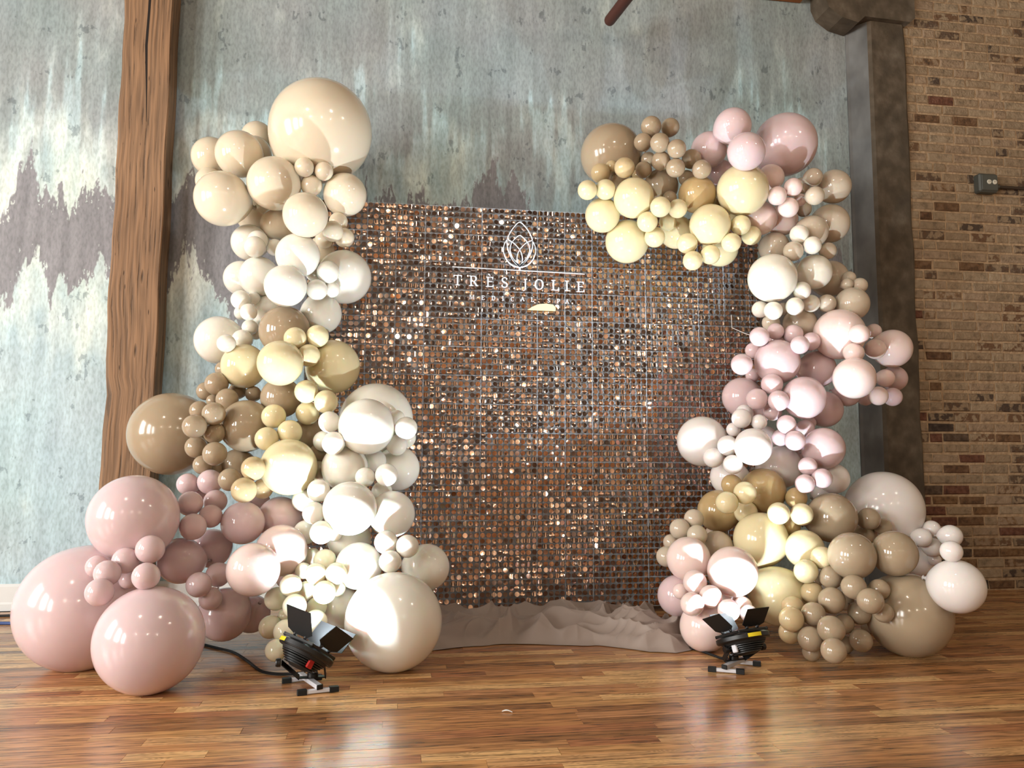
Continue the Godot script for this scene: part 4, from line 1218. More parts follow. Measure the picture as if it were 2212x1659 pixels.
func build_backdrop() -> void:
	var pitch := 0.0305
	var cols := 82
	var rows := 70
	var X0 := -0.478
	var TOP := 2.168
	var o := root_at("sequin_backdrop", Vector3(X0, 0, 0.36))
	tag(o, "tall square backdrop of rose gold sequin discs on a clear grid behind the balloons", "backdrop")
	var pm := mat(Color(0.55, 0.56, 0.57), 0.3)
	var bar := mat(Color(0.60, 0.62, 0.65), 0.25)
	var seam := mat(Color(0.86, 0.88, 0.92), 0.18)
	# backing panels, ten discs a side
	var pw := pitch * 10.25
	var ph := pitch * 10
	var back := box_mesh(Vector3(pw - 0.0015, ph - 0.0015, 0.004), 0.001)
	var n := 0
	for r in 7:
		for c in 8:
			var p := put_n("panel", n, back, pm, o, Vector3((c + 0.5) * pw, TOP - (r + 0.5) * ph, -0.004 + 0.002 * sin(r * 2.1 + c * 3.7)))
			p.rotation = Vector3(0.006 * sin(r * 5.0 + c * 2.0), 0.006 * sin(r * 3.0 + c * 4.1), 0)
			n += 1
	# ribs of the grid, joined
	var st := begin()
	for c in cols:
		bbox(st, Vector3((c + 0.5) * pitch, TOP - rows * pitch / 2, 0.004), Vector3(0.0013, rows * pitch, 0.003), 0.0004)
	for r in rows:
		bbox(st, Vector3(cols * pitch / 2, TOP - r * pitch - 0.004, 0.004), Vector3(cols * pitch, 0.0011, 0.003), 0.0004)
	tag(put("grid", st.commit(), bar, o), "", "", "", "stuff")
	st = begin()
	for c in range(0, cols + 1, 5):
		if c % 2 == 0 or c % 3 == 0:
			bbox(st, Vector3(c * pitch, TOP - rows * pitch / 2, 0.006), Vector3(0.0016, rows * pitch, 0.003), 0.0005)
	for r in range(0, rows + 1, 5):
		bbox(st, Vector3(cols * pitch / 2, TOP - r * pitch - 0.001, 0.006), Vector3(cols * pitch, 0.0014, 0.003), 0.0005)
	put("seam", st.commit(), seam, o)
	# legs of the frame behind
	for x in [0.05, 2.45]:
		put("leg", box_mesh(Vector3(0.03, 2.16, 0.03), 0.003), mats.white_metal, o, Vector3(x, 1.08, -0.03))
		put("foot", box_mesh(Vector3(0.04, 0.03, 0.34), 0.003), mats.white_metal, o, Vector3(x, 0.015, -0.1))
	# the discs
	var gold := mat(Color(0.87, 0.755, 0.685), 0.10, 1.0)
	var gold2 := mat(Color(0.81, 0.67, 0.585), 0.14, 1.0)
	var variants := []
	for v in 4: variants.append(disc_mesh(v))
	var where := []
	var rr := RandomNumberGenerator.new()
	rr.seed = 31337
	for r in rows:
		for c in cols:
			var pr := r / 10
			var pc := int(c / 10.25)
			var bx := 0.10 * sin(pr * 2.3 + pc * 1.3) - 0.03
			var by := 0.10 * sin(pr * 1.1 + pc * 2.9)
			var t := Transform3D(Basis.from_euler(Vector3(bx + rr.randfn(0.0, 0.12), by + rr.randfn(0.0, 0.15), rr.randfn(0.0, 0.05))), Vector3((c + 0.5) * pitch + rr.randfn(0.0, 0.0006), TOP - r * pitch - 0.003, 0.010 + rr.randf() * 0.002))
			where.append([t, rr.randi() % 4, rr.randi() % 2, r, c])
	# the three hundred that show largest are parts of their own, the rest one part
	n = 0
	var buckets := [[], [], [], []]
	for e in where:
		var r: int = e[3]
		var c: int = e[4]
		if c >= 30 and c < 50 and r >= 38 and r < 53:
			var d := put_n("sequin", n, variants[e[1]], gold if e[2] else gold2, o)
			d.transform = e[0]
			n += 1
		else:
			buckets[e[1]].append(e[0])
	for v in 4:
		var mm := MultiMesh.new()
		mm.transform_format = MultiMesh.TRANSFORM_3D
		mm.mesh = variants[v]
		mm.instance_count = buckets[v].size()
		for i in buckets[v].size(): mm.set_instance_transform(i, buckets[v][i])
		var mi := MultiMeshInstance3D.new()
		mi.name = "sequins" if v == 0 else "sequins_%03d" % v
		mi.multimesh = mm
		mi.material_override = gold if v % 2 else gold2
		mi.set_meta("kind", "stuff")
		o.add_child(mi)


# ---------------------------------------------------------------- sign
func ribbon(st: SurfaceTool, ctrl: Array, w0: float, w1: float) -> void:
	var c3 := []
	for p in ctrl: c3.append(Vector3(p.x, p.y, 0))
	var pts := spline(c3, 6)
	var n := pts.size()
	for i in n - 1:
		var q := []
		var cen: Vector3 = ((pts[i] as Vector3) + (pts[i + 1] as Vector3)) / 2
		for k in [i, i + 1]:
			var d: Vector3 = ((pts[mini(k + 1, n - 1)] as Vector3) - (pts[maxi(k - 1, 0)] as Vector3)).normalized()
			var y: float = clampf(((pts[k] as Vector3).y - 1.84) / 0.12, 0.0, 1.0)
			q.append([pts[k], Vector3(-d.y, d.x, 0) * lerpf(w1, w0, y) / 2])
		var a: Vector3 = q[0][0] + q[0][1]
		var b: Vector3 = q[0][0] - q[0][1]
		var c: Vector3 = q[1][0] - q[1][1]
		var e: Vector3 = q[1][0] + q[1][1]
		var z := Vector3(0, 0, 0.002)
		face(st, [a + z, b + z, c + z, e + z], cen)
		face(st, [a - z, b - z, c - z, e - z], cen)
		face(st, [a + z, a - z, e - z, e + z], cen)
		face(st, [b + z, b - z, c - z, c + z], cen)


func build_sign() -> void:
	var o := root_at("lettering_sign", Vector3(0, 0, 0.392))
	tag(o, "white cut-out sign of a bud emblem, thin rule and spaced serif capitals on sequins", "sign")
	var petals := [
		[[Vector2(0.6402, 1.845), Vector2(0.6066, 1.8763), Vector2(0.5826, 1.9169), Vector2(0.5716, 1.9558), Vector2(0.5714, 1.9909), Vector2(0.5821, 2.0199), Vector2(0.6058, 2.0585), Vector2(0.6393, 2.0902), Vector2(0.6757, 2.0597), Vector2(0.6999, 2.0211), Vector2(0.7105, 1.9885), Vector2(0.711, 1.9621), Vector2(0.7001, 1.922), Vector2(0.6762, 1.8815), Vector2(0.6402, 1.845)], 0.0045, 0.0075],
		[[Vector2(0.6402, 1.845), Vector2(0.6066, 1.8807), Vector2(0.5904, 1.9172), Vector2(0.5877, 1.9434), Vector2(0.5962, 1.9745), Vector2(0.6148, 1.9982), Vector2(0.6396, 2.0169), Vector2(0.6649, 1.9996), Vector2(0.6847, 1.9763), Vector2(0.6939, 1.9481), Vector2(0.6914, 1.9216), Vector2(0.674, 1.8836), Vector2(0.6402, 1.845)], 0.0040, 0.0090],
		[[Vector2(0.5714, 1.9931), Vector2(0.5572, 1.9683), Vector2(0.5509, 1.9373), Vector2(0.5558, 1.9069), Vector2(0.5733, 1.8727), Vector2(0.6024, 1.8486), Vector2(0.6372, 1.8405)], 0.0034, 0.0075],
		[[Vector2(0.5714, 1.9931), Vector2(0.604, 1.9748), Vector2(0.6302, 1.9497), Vector2(0.6469, 1.9241), Vector2(0.6548, 1.8937), Vector2(0.6523, 1.8673), Vector2(0.6445, 1.8473)], 0.0040, 0.0050],
		[[Vector2(0.7087, 1.9929), Vector2(0.7219, 1.967), Vector2(0.7281, 1.9365), Vector2(0.7229, 1.9098), Vector2(0.7072, 1.8784), Vector2(0.6785, 1.8518), Vector2(0.6445, 1.8408)], 0.0034, 0.0075],
		[[Vector2(0.7087, 1.9929), Vector2(0.6772, 1.9782), Vector2(0.6498, 1.9506), Vector2(0.6325, 1.9234), Vector2(0.6252, 1.8924), Vector2(0.6284, 1.8663), Vector2(0.6371, 1.847)], 0.0040, 0.0050],
	]
	for p in petals:
		var st := begin()
		ribbon(st, p[0], p[1], p[2])
		put("petal", st.commit(), mats.sign, o)
	var s := begin()
	ribbon(s, [Vector2(0.6402, 1.8471), Vector2(0.6403, 1.824)], 0.010, 0.010)
	put("stem", s.commit(), mats.sign, o)
	s = begin()
	ribbon(s, [Vector2(0.277, 1.8291), Vector2(1.0001, 1.8178)], 0.0036, 0.0036)
	put("rule", s.commit(), mats.sign, o)
	var font := SystemFont.new()
	font.font_names = PackedStringArray(["Droid Serif"])
	for L in [["T", 0.3057, 1.7299, 0.0559], ["R", 0.3914, 1.7288, 0.0561], ["È", 0.4781, 1.7277, 0.0715], ["S", 0.5585, 1.7264, 0.0564], ["J", 0.6702, 1.7131, 0.0654], ["O", 0.7468, 1.7225, 0.0568], ["L", 0.8353, 1.7213, 0.057], ["I", 0.9, 1.7206, 0.0571], ["E", 0.9757, 1.7177, 0.0572], ["M", 0.3827, 1.6575, 0.0227], ["E", 0.4423, 1.6565, 0.0228], ["D", 0.4979, 1.6559, 0.0228], ["I", 0.5494, 1.6559, 0.0229], ["C", 0.6011, 1.6538, 0.023], ["A", 0.6564, 1.657, 0.023], ["L", 0.7103, 1.655, 0.023], ["S", 0.8002, 1.6533, 0.0231], ["P", 0.8523, 1.652, 0.0231], ["A", 0.9012, 1.6515, 0.0232]]:
		var t := TextMesh.new()
		t.text = L[0]
		t.font = font
		t.font_size = 96
		t.pixel_size = 0.001
		t.depth = 0.004
		t.curve_step = 1.0
		var bb := t.get_aabb()
		var k: float = L[3] / bb.size.y
		var m := put("letter", t, mats.sign, o)
		m.scale = Vector3(k, k, 1)
		m.position = Vector3(L[1] - (bb.position.x + bb.size.x / 2) * k, L[2] - bb.position.y * k, 0)


# ---------------------------------------------------------------- cloth on the floor
func build_cloth() -> void:
	var front := [Vector2(-0.12, 1.02), Vector2(0.05, 1.10), Vector2(0.11, 1.085), Vector2(0.30, 1.01), Vector2(0.53, 0.985), Vector2(0.79, 1.03), Vector2(0.88, 1.04), Vector2(0.98, 1.11), Vector2(1.08, 1.20), Vector2(1.18, 1.23), Vector2(1.26, 1.19), Vector2(1.45, 0.95)]
	var nx := 360
	var nz := 180
	var n1 := noise(501, 1.3, 2)
	var n2 := noise(502, 1.1, 2)
	var n3 := noise(503, 7.0, 2)
	var pos := []
	for j in nz + 1:
		var v := float(j) / nz
		for i in nx + 1:
			var u := float(i) / nx
			var x := -0.12 + 1.42 * u
			var zf := edge_at(front, x) + 0.03 * n1.get_noise_2d(x * 2.5, 7.0)
			var z := lerpf(0.372, zf, v)
			# long folds along the backdrop that swing and cross, as a dropped lining does
			var p1 := 3.3 * z + 0.55 * x + 1.5 * n2.get_noise_2d(x * 0.9, z * 0.9)
			var p2 := 2.6 * (0.75 * x + 0.7 * z) + 1.8 * n1.get_noise_2d(x * 0.8 + 5.0, z * 0.8)
			var p3 := 3.4 * (0.8 * z - 0.65 * x) + 1.6 * n2.get_noise_2d(x + 11.0, z + 4.0)
			var s1 := 1.0 - absf(sin(PI * p1 + 0.5 * sin(PI * p1)))
			var s2 := 1.0 - absf(sin(PI * p2 + 0.5 * sin(PI * p2)))
			var s3 := 1.0 - absf(sin(PI * p3))
			var m2 := smoothstep(-0.25, 0.35, n1.get_noise_2d(x * 1.3 + 20.0, z * 1.2))
			var body := 0.070 * s1 * (1.0 - 0.5 * m2) + 0.070 * s2 * m2 + 0.030 * s3 * s3 + 0.014 * pow(1.0 - absf(sin(PI * (5.0 * (0.45 * x + 0.9 * z) + 2.6 * n2.get_noise_2d(x * 1.5 + 30.0, z * 1.5)))), 2.0) + 0.005 * n3.get_noise_2d(x, z)
			var lift := sin(clampf(v, 0.0, 1.0) * PI) * 0.4 + 0.6
			var rim := smoothstep(1.0, 0.90, v)
			var y := (0.010 + maxf(body, 0.0) * lift) * rim + 0.003
			# bunched knots at both ends
			y += 0.05 * exp(-(pow(x - 1.10, 2) / 0.020 + pow(z - 0.98, 2) / 0.03)) * rim
			y += 0.055 * exp(-(pow(x - 0.14, 2) / 0.012 + pow(z - 0.55, 2) / 0.02))
			pos.append(Vector3(x, y, z))
	var st := begin()
	for j in nz:
		for i in nx:
			var a: int = j * (nx + 1) + i
			for q in [a, a + 1, a + nx + 2, a, a + nx + 2, a + nx + 1]:
				st.add_vertex(pos[q])
	st.index()
	st.generate_normals()
	var m := mat(Color(0.60, 0.54, 0.505), 0.55)
	m.rim_enabled = true
	m.rim = 0.3
	m.rim_tint = 0.6
	var o := put("crumpled_cloth", st.commit(), m)
	tag(o, "taupe fabric heaped in folds on the floor along the backdrop's foot", "cloth")


# ---------------------------------------------------------------- balloons
func balloon_profile(rings: int) -> Array:
	var p := []
	for i in rings + 1:
		var t := PI * 0.968 * i / rings
		var y := cos(t) * 1.0
		var rr := sin(t) * 1.0
		var low := clampf((t / PI - 0.5) / 0.468, 0.0, 1.0)
		y -= 0.17 * low * low * low
		rr *= 1.0 - 0.06 * low * low
		if i == 0: rr = 0.0
		p.append(Vector2(rr, y + 0.04))
	return p


func build_balloons() -> void:
	var cols := {
		"IV": Color(0.86, 0.81, 0.72), "CR": Color(0.90, 0.885, 0.84), "CW": Color(0.89, 0.87, 0.77), "CH": Color(0.86, 0.81, 0.655), "MO": Color(0.65, 0.58, 0.485), "CS": Color(0.76, 0.68, 0.53),
		"CA": Color(0.71, 0.61, 0.44), "PK": Color(0.83, 0.735, 0.74), "BL": Color(0.90, 0.81, 0.785), "GS": Color(0.76, 0.705, 0.63), "WI": Color(0.89, 0.865, 0.81), "WH": Color(0.90, 0.875, 0.86),
	}
	var groups := {"IV": "sand balloons", "CR": "white balloons of the left column", "CW": "cream balloons over the left lamp", "CH": "yellow-cream balloons", "MO": "mocha balloons", "CS": "tan balloons", "CA": "caramel balloons", "PK": "pink balloons", "BL": "blush balloons", "GS": "greige balloons", "WI": "ivory balloons", "WH": "white balloons of the right column"}
	var bm := {}
	for k in cols:
		var m := mat(cols[k], 0.09, 0.0, 0.5)
		m.subsurf_scatter_enabled = true
		m.subsurf_scatter_strength = 0.35
		m.backlight_enabled = true
		var c: Color = cols[k].srgb_to_linear()
		m.backlight = Color(c.r, c.g, c.b) * 0.30
		bm[k] = m
		var big := m.duplicate() as StandardMaterial3D
		big.roughness = 0.14
		bm[k + "big"] = big
		var kn := mat((cols[k] as Color).darkened(0.22), 0.4)
		bm[k + "knot"] = kn
	var lod := [lathe(balloon_profile(16), 28).commit(), lathe(balloon_profile(28), 48).commit(), lathe(balloon_profile(44), 72).commit()]
	var knot := lathe([Vector2(0.07, -1.09), Vector2(0.055, -1.13), Vector2(0.075, -1.16), Vector2(0.085, -1.185), Vector2(0.06, -1.205), Vector2(0.045, -1.22), Vector2(0.075, -1.26), Vector2(0.10, -1.285), Vector2(0.09, -1.295), Vector2(0.0, -1.28)], 14).commit()
	var r := RandomNumberGenerator.new()
	r.seed = 606
	var n := BALLOONS.size()
	for i in n:
		var b: Array = BALLOONS[i]
		var p := Vector3(b[2], b[3], b[4])
		var rad: float = b[5]
		# the knot points into the bunch, so the crown points away from the neighbours
		var core := Vector3.ZERO
		var wsum := 0.0
		for j in n:
			var q: Array = BALLOONS[j]
			if absf(q[3] - p.y) < 0.32 and absf(q[2] - p.x) < 0.45 and j != i:
				core += Vector3(q[2], q[3], q[4] - 0.12)
				wsum += 1.0
		var dir := Vector3(0, 0, 1)
		if wsum > 0.0: dir = (p - core / wsum) + Vector3(0, 0, 0.06)
		dir = (dir.normalized() + Vector3(r.randf_range(-0.35, 0.35), r.randf_range(-0.35, 0.35), r.randf_range(-0.1, 0.5))).normalized()
		var size := 2 if rad > 0.12 else (1 if rad > 0.055 else 0)
		var k: String = b[0]
		var o := put("balloon", lod[size], bm[k + ("big" if size == 2 else "")], self)
		var rot := Basis(Quaternion(Vector3.UP, dir))
		o.transform = Transform3D(rot.scaled(Vector3.ONE * rad * 1.03), p)
		tag(o, b[1], "balloon", groups[k])
		put("knot", knot, bm[k + "knot"], o)


# ---------------------------------------------------------------- floor lamps
func build_lamps() -> void:
	floor_lamp("black floodlight on a white stand beside the giant cream balloon, its red switch showing", Vector3(-0.283, 0, 1.50),
		frame_of(Vector3(0.7013, -0.2636, 0.6623), Vector3(0.45, 0.83, -0.33)), Vector3(-0.2890, 0.160, 1.5307), 0.092,
		[["q+", 48.0, 1.15], ["p+", 31.0, 0.97], ["q-", 15.0, 1.1]], [Vector3(-0.3246, 0, 1.5956), Vector3(-0.1863, 0, 1.5613)], [Vector3(-0.3276, 0, 1.4243), Vector3(-0.2426, 0, 1.5375)], true)
	floor_lamp("black floodlight on a white stand in front of the blown-out blush balloon, aimed up", Vector3(1.327, 0, 1.47),
		frame_of(Vector3(0.9330, 0.1354, -0.3335), Vector3(-0.11, 0.93, -0.35)), Vector3(1.350, 0.150, 1.4882), 0.092,
		[["p-", 43.0, 0.95], ["q+", 48.0, 0.95], ["q-", 20.0, 0.95]], [Vector3(1.2100, 0, 1.4938), Vector3(1.3315, 0, 1.5547)], [Vector3(1.2862, 0, 1.4844), Vector3(1.3873, 0, 1.4238)], false)


func frame_of(p: Vector3, a: Vector3) -> Basis:
	var y := a.normalized()
	var x := (p - y * p.dot(y)).normalized()
	return Basis(x, y, x.cross(y))


func floor_lamp(label: String, base: Vector3, bas: Basis, front: Vector3, w: float, leaves: Array, fbar: Array, cross: Array, red: bool) -> void:
	var o := root_at("floor_lamp", base)
	tag(o, label, "lamp", "floodlights aimed at the balloon columns")
	bas = bas.orthonormalized()
	var place := func(m: MeshInstance3D, local := Vector3.ZERO, b := Basis.IDENTITY) -> void:
		m.transform = Transform3D(bas * b, front - base + bas * local)
	# housing: bowl with cooling fins behind the rim
	var hs := put("housing", turned([Vector2(0.0, -0.040), Vector2(0.088, -0.040), Vector2(0.082, -0.052), Vector2(0.062, -0.060), Vector2(0.050, -0.082), Vector2(0.030, -0.092), Vector2(0.0, -0.093)], 40).commit(), mats.black_matte, o)
	place.call(hs)
	for k in 5:
		var y := -0.056 - k * 0.007
		var rr := 0.080 - k * 0.006
		place.call(put("fin", turned([Vector2(0.05, y + 0.0016), Vector2(rr, y + 0.0016), Vector2(rr, y - 0.0016), Vector2(0.05, y - 0.0016)], 36).commit(), mats.black, o))
	place.call(put("rim", turned([Vector2(0.068, -0.016), Vector2(0.096, -0.017), Vector2(0.104, -0.023), Vector2(0.104, -0.037), Vector2(0.100, -0.042), Vector2(0.086, -0.042), Vector2(0.068, -0.016)], 48).commit(), mats.black, o))
	# square frame that carries the barn doors
	var hw := 0.74 * w
	var st := begin()
	for s in [-1.0, 1.0]:
		bbox(st, Vector3(s * hw, -0.010, 0), Vector3(0.010, 0.012, hw * 2 + 0.012), 0.002)
		bbox(st, Vector3(0, -0.010, s * hw), Vector3(hw * 2 + 0.010, 0.012, 0.010), 0.002)
	place.call(put("frame", st.commit(), mats.black, o))
	# glowing lens
	var glow := mat(Color(0.9, 0.95, 1.0), 0.3)
	glow.emission_enabled = true
	glow.emission = Color(0.93, 0.97, 1.0)
	glow.emission_energy_multiplier = 14.0
	place.call(put("lens", turned([Vector2(0.0, -0.020), Vector2(0.064, -0.020), Vector2(0.064, -0.028), Vector2(0.0, -0.028)], 36).commit(), glow, o))
	# barn doors
	for lf in leaves:
		var side: String = lf[0]
		var sgn := 1.0 if side[1] == "+" else -1.0
		var out := Vector3(sgn, 0, 0) if side[0] == "p" else Vector3(0, 0, sgn)
		var along := Vector3(0, 0, 1) if side[0] == "p" else Vector3(1, 0, 0)
		var dir := (Vector3.UP * cos(deg_to_rad(lf[1])) + out * sin(deg_to_rad(lf[1]))).normalized()
		var ln: float = lf[2] * w
		var d := put("barn_door", null, mats.black_matte, o)
		st = begin()
		var nrm := along.cross(dir).normalized() * 0.0012
		var a := along * w * 0.46
		var b := along * w * (0.95 if side == "q-" and red else (0.64 if red else 0.58))
		var mid: Vector3 = dir * ln / 2
		# a leaf with clipped lower corners
		var pts := [-a * 0.8 + dir * 0.004, a * 0.8 + dir * 0.004, b + dir * ln * 0.18, b + dir * ln, -b + dir * ln, -b + dir * ln * 0.18]
		var up := []
		var dn := []
		for q in pts:
			up.append(q + nrm)
			dn.append(q - nrm)
		face(st, up, mid)
		face(st, dn, mid)
		for q in pts.size():
			var z := (q + 1) % pts.size()
			face(st, [up[q], up[z], dn[z], dn[q]], mid)
		d.mesh = st.commit()
		place.call(d, out * hw)
		for s in [-0.6, 0.6]:
			st = begin()
			bbox(st, along * w * 0.46 * s + dir * 0.002, Vector3(0.012, 0.012, 0.012), 0.003)
			place.call(put("hinge", st.commit(), mats.black, o), out * hw)
	# yellow sticker on the rim and the rocker switch on the side
	var cam_dir := bas.inverse() * (Vector3(0, 0.83, 4.42) - front).normalized()
	var ang := atan2(cam_dir.z, cam_dir.x)
	var sa := ang + (0.95 if red else -0.75)
	st = begin()
	for k in 6:
		var a0 := sa + 0.09 * k
		var a1 := sa + 0.09 * (k + 1)
		face(st, [Vector3(cos(a0), 0, sin(a0)) * 0.1048 + Vector3(0, -0.023, 0), Vector3(cos(a1), 0, sin(a1)) * 0.1048 + Vector3(0, -0.023, 0), Vector3(cos(a1), 0, sin(a1)) * 0.1048 + Vector3(0, -0.037, 0), Vector3(cos(a0), 0, sin(a0)) * 0.1048 + Vector3(0, -0.037, 0)], Vector3(0, -0.030, 0))
	var sk := put("sticker", st.commit(), mats.yellow, o)
	place.call(sk)
	tag(sk, "yellow warning sticker")
	var sg := ang + (-0.45 if red else 0.55)
	var swd := Vector3(cos(sg), 0, sin(sg))
	st = begin()
	bbox(st, Vector3.ZERO, Vector3(0.012, 0.030, 0.022), 0.003)
	var sw := put("switch", st.commit(), mats.red if red else mats.white_metal, o)
	place.call(sw, swd * 0.074 + Vector3(0, -0.066, 0), Basis(Vector3.UP, -sg))
	if red: tag(sw, "red rocker switch")
	# yoke: two arms from the stand to the pivots
	var side_ax := bas.y.cross(Vector3.UP)
	side_ax = (bas.y.cross(Vector3(0.15, 0.2, 1.0))).normalized()
	side_ax.y = 0
	side_ax = side_ax.normalized()
	var hub := front - base + bas * Vector3(0, -0.055, 0)
	st = begin()
	var foot := Vector3(0, 0.035, 0)
	for s in [-1.0, 1.0]:
		var top: Vector3 = hub + side_ax * 0.072 * s + Vector3(0, -0.012, 0)
		var low: Vector3 = foot + side_ax * 0.046 * s
		bar(st, low, top, 0.024, 0.004, side_ax)
	bar(st, foot - side_ax * 0.048, foot + side_ax * 0.048, 0.026, 0.004, Vector3.UP)
	put("yoke", st.commit(), mats.black, o)
	for s in [-1.0, 1.0]:
		var kb := Basis(Quaternion(Vector3.UP, side_ax * s))
		put("knob", turned([Vector2(0.0, 0.016), Vector2(0.013, 0.016), Vector2(0.015, 0.012), Vector2(0.015, 0.0), Vector2(0.0, 0.0)], 16, null, kb, hub + side_ax * 0.075 * s + Vector3(0, -0.012, 0)).commit(), mats.black, o)
	put("clamp_wheel", turned([Vector2(0.0, 0.052), Vector2(0.017, 0.052), Vector2(0.019, 0.049), Vector2(0.019, 0.037), Vector2(0.0, 0.037)], 24).commit(), mats.black, o)
	put("clamp_cap", turned([Vector2(0.0, 0.0535), Vector2(0.013, 0.0535), Vector2(0.013, 0.0515), Vector2(0.0, 0.0515)], 20).commit(), mats.white_metal, o)
	# H shaped white stand with black end caps
	var fa: Vector3 = fbar[0] - base
	var fb: Vector3 = fbar[1] - base
	var ca: Vector3 = cross[0] - base
	var cb: Vector3 = cross[1] - base
	var fd := (fb - fa).normalized()
	var back_mid := ca if (ca - (fa + fb) / 2).length() > (cb - (fa + fb) / 2).length() else cb
	var front_mid := cb if back_mid == ca else ca
	var half := (fb - fa).length() / 2
	for mid in [(fa + fb) / 2, back_mid]:
		var y := Vector3(0, 0.0095, 0)
		st = begin()
		bar(st, mid - fd * half * 0.58 + y, mid + fd * half * 0.58 + y, 0.015, 0.013, Vector3.UP)
		put("stand_bar", st.commit(), mats.white_metal, o)
		for s in [-1.0, 1.0]:
			st = begin()
			bar(st, mid + fd * half * 0.54 * s + y, mid + fd * half * s + y, 0.020, 0.019, Vector3.UP)
			put("rubber_foot", st.commit(), mats.rubber, o)
	st = begin()
	var cy := Vector3(0, 0.0235, 0)
	var out_dir := (front_mid - back_mid).normalized()
	bar(st, back_mid + cy - out_dir * 0.012, (fa + fb) / 2 + cy + out_dir * 0.01, 0.022, 0.015, Vector3.UP)
	put("stand_rail", st.commit(), mats.white_metal, o)
	st = begin()
	bar(st, (fa + fb) / 2 + cy + out_dir * 0.008, (fa + fb) / 2 + cy + out_dir * 0.014, 0.024, 0.017, Vector3.UP)
	put("rail_cap", st.commit(), mats.rubber, o)
	# the beam itself
	var l := SpotLight3D.new()
	l.name = "lens_light"
	l.light_color = Color(0.90, 0.96, 1.0)
	l.light_energy = 5.2
	l.light_size = 0.022
	l.spot_range = 20.0
	l.spot_attenuation = 2.0
	l.spot_angle = 72.0
	l.spot_angle_attenuation = 1.0
	l.shadow_enabled = true
	var pos := front - base + bas * Vector3(0, -0.012, 0)
	l.transform = Transform3D(Basis.looking_at(bas.y, Vector3(0, 0, 1)), pos)
	o.add_child(l)


# a flat bar between two points: width across, thickness along the given face normal
func bar(st: SurfaceTool, a: Vector3, b: Vector3, w: float, t: float, nrm: Vector3) -> void:
	var y := (b - a).normalized()
	var x := y.cross(nrm).normalized()
	var z := x.cross(y)
	bbox(st, (a + b) / 2, Vector3(w, (b - a).length(), t), 0.0016, Basis(x, y, z))


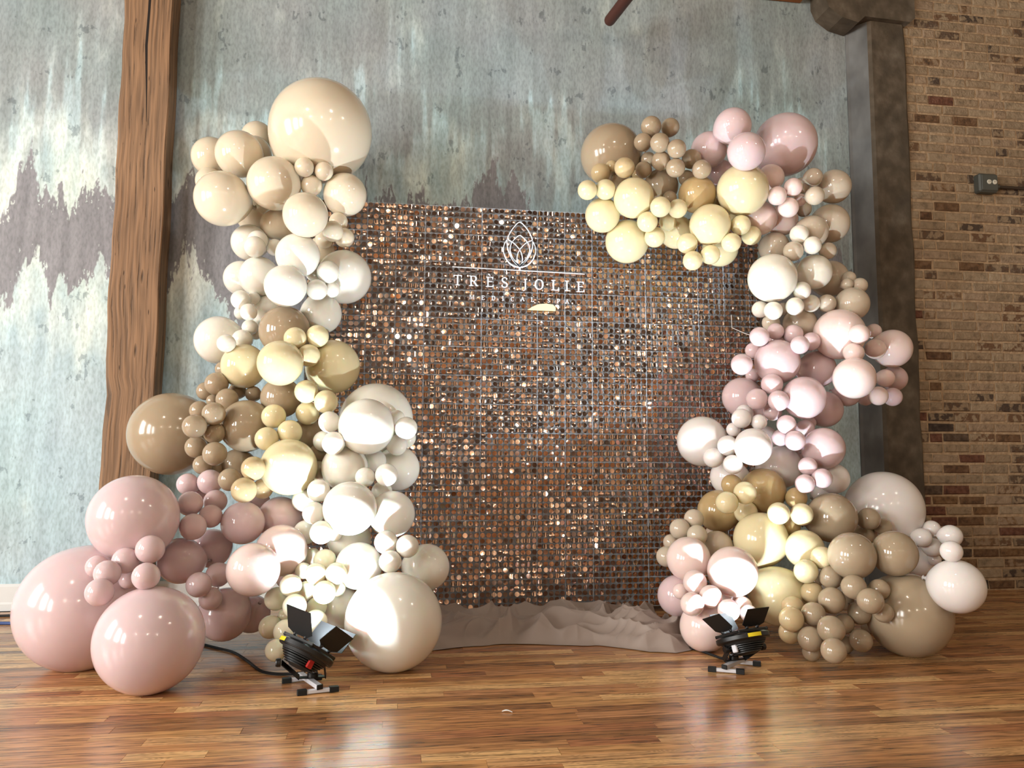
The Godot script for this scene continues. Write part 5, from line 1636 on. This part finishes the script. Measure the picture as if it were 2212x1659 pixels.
# ---------------------------------------------------------------- small things
func build_small_things() -> void:
	# power cords
	var cord := put("power_cord", tube(spline([Vector3(-1.05, 0.006, 0.55), Vector3(-0.90, 0.006, 0.72), Vector3(-0.81, 0.006, 0.83), Vector3(-0.74, 0.006, 0.90), Vector3(-0.66, 0.006, 0.98), Vector3(-0.58, 0.006, 1.12), Vector3(-0.50, 0.006, 1.28), Vector3(-0.44, 0.006, 1.33), Vector3(-0.385, 0.007, 1.345), Vector3(-0.33, 0.02, 1.38), Vector3(-0.315, 0.05, 1.43)]), 0.0055).commit(), mats.rubber)
	tag(cord, "black power cord running from behind the giant pink balloon to the left lamp", "cord")
	var c2 := put("power_cord", tube(spline([Vector3(1.12, 0.006, 1.05), Vector3(1.22, 0.006, 1.13), Vector3(1.28, 0.006, 1.18), Vector3(1.315, 0.006, 1.28), Vector3(1.33, 0.007, 1.34), Vector3(1.335, 0.02, 1.39)]), 0.0055).commit(), mats.rubber)
	tag(c2, "short black power cord between the blush floor balloon and the right lamp", "cord")
	var c3 := put("power_cord", tube(spline([Vector3(-2.9, 0.006, 0.02), Vector3(-2.3, 0.006, 0.08), Vector3(-1.976, 0.006, 0.076), Vector3(-1.907, 0.006, 0.085), Vector3(-1.834, 0.006, 0.128), Vector3(-1.6, 0.006, 0.3), Vector3(-1.2, 0.006, 0.42), Vector3(-1.06, 0.006, 0.54)]), 0.006).commit(), mats.rubber)
	tag(c3, "thin black cord on the floor left of the biggest pink balloon", "cord")
	var blue := put("blue_cable", tube(spline([Vector3(-2.7, 0.008, 0.3), Vector3(-2.2, 0.008, 0.25), Vector3(-1.885, 0.008, 0.272), Vector3(-1.80, 0.008, 0.30), Vector3(-1.73, 0.008, 0.352), Vector3(-1.5, 0.008, 0.6)]), 0.0075).commit(), mat(Color(0.14, 0.25, 0.48), 0.5))
	tag(blue, "blue cable on the floor left of the biggest pink balloon", "cable")
	# scrap of paper
	var st := begin()
	var pts := []
	for i in 7:
		var t := i / 6.0
		pts.append(Vector3(-0.016 + 0.032 * t, 0.004 + 0.004 * sin(t * PI), 0.012 * t * t))
	for i in 6:
		var a: Vector3 = pts[i]
		var b: Vector3 = pts[i + 1]
		var w0 := 0.004 * sin((i + 0.3) / 6.6 * PI)
		var w1 := 0.004 * sin((i + 1.3) / 6.9 * PI)
		face(st, [a + Vector3(0, 0, -w0), b + Vector3(0, 0, -w1), b + Vector3(0, 0, w1), a + Vector3(0, 0, w0)], Vector3(0, -1, 0))
		face(st, [a + Vector3(0, -0.002, -w0), b + Vector3(0, -0.002, -w1), b + Vector3(0, -0.002, w1), a + Vector3(0, -0.002, w0)], Vector3(0, 1, 0))
		face(st, [a + Vector3(0, 0, w0), b + Vector3(0, 0, w1), b + Vector3(0, -0.002, w1), a + Vector3(0, -0.002, w0)], (a + b) / 2)
		face(st, [a + Vector3(0, 0, -w0), b + Vector3(0, 0, -w1), b + Vector3(0, -0.002, -w1), a + Vector3(0, -0.002, -w0)], (a + b) / 2)
	var sc := put("paper_scrap", st.commit(), mats.white_paint, self, Vector3(0.370, 0.0, 1.86))
	tag(sc, "tiny curled white scrap lying on the open floor in front of the backdrop", "scrap")
	# cream leaf-shaped piece caught on the sequins under the lettering
	st = begin()
	prism(st, PackedVector2Array([Vector2(0.6835, 1.6094), Vector2(0.8382, 1.6079), Vector2(0.8383, 1.6297), Vector2(0.8229, 1.6431), Vector2(0.7879, 1.6476), Vector2(0.7443, 1.6431), Vector2(0.7138, 1.6299)]), 0.388, 0.391)
	var fl := put("cream_flap", st.commit(), mat(Color(0.92, 0.86, 0.66), 0.4))
	tag(fl, "cream half-leaf shaped piece stuck on the sequins under the small lettering", "scrap")
	# white string from the backdrop to the pink balloons
	var sg := put("white_string", tube([Vector3(1.845, 1.62, 0.385), Vector3(1.846, 1.547, 0.387), Vector3(1.90, 1.507, 0.44), Vector3(1.945, 1.478, 0.50)], 0.0022, 6).commit(), mats.white_paint)
	tag(sg, "taut white string from the sequins' right edge to a small pink balloon", "string")
	# outlet box and conduit on the bricks
	var bx := root_at("outlet_box", Vector3(3.79, 2.615, 0.0))
	tag(bx, "grey metal outlet box with two white sockets high on the brick wall", "outlet")
	var grey := mat(Color(0.30, 0.31, 0.29), 0.5)
	put("box", box_mesh(Vector3(0.135, 0.125, 0.06), 0.010), grey, bx, Vector3(0, 0, 0.028))
	put("cover_plate", box_mesh(Vector3(0.115, 0.105, 0.006), 0.003), grey, bx, Vector3(0.004, 0, 0.060))
	for s in [-1.0, 1.0]:
		put("socket", turned([Vector2(0.0, 0.004), Vector2(0.014, 0.004), Vector2(0.016, 0.0), Vector2(0.0, 0.0)], 20, null, Basis(Vector3.RIGHT, PI / 2), Vector3(0.018 + s * 0.020, 0.004, 0.063)).commit(), mat(Color(0.85, 0.84, 0.78), 0.4), bx)
		st = begin()
		for q in [-1.0, 1.0]: bbox(st, Vector3(0.018 + s * 0.020 + q * 0.005, 0.006, 0.0672), Vector3(0.0022, 0.008, 0.001), 0.0003)
		put("slot", st.commit(), mats.black, bx)
	put("connector", turned([Vector2(0.0, 0.02), Vector2(0.016, 0.02), Vector2(0.016, -0.01), Vector2(0.0, -0.01)], 16, null, Basis(Vector3.BACK, -PI / 2), Vector3(0.075, -0.012, 0.025)).commit(), grey, bx)
	var cd := put("conduit", tube([Vector3(3.87, 2.603, 0.025), Vector3(5.0, 2.603, 0.025), Vector3(6.39, 2.603, 0.025)], 0.011, 10).commit(), mat(Color(0.22, 0.17, 0.13), 0.5))
	tag(cd, "dark metal conduit running right from the outlet box along the bricks", "conduit")
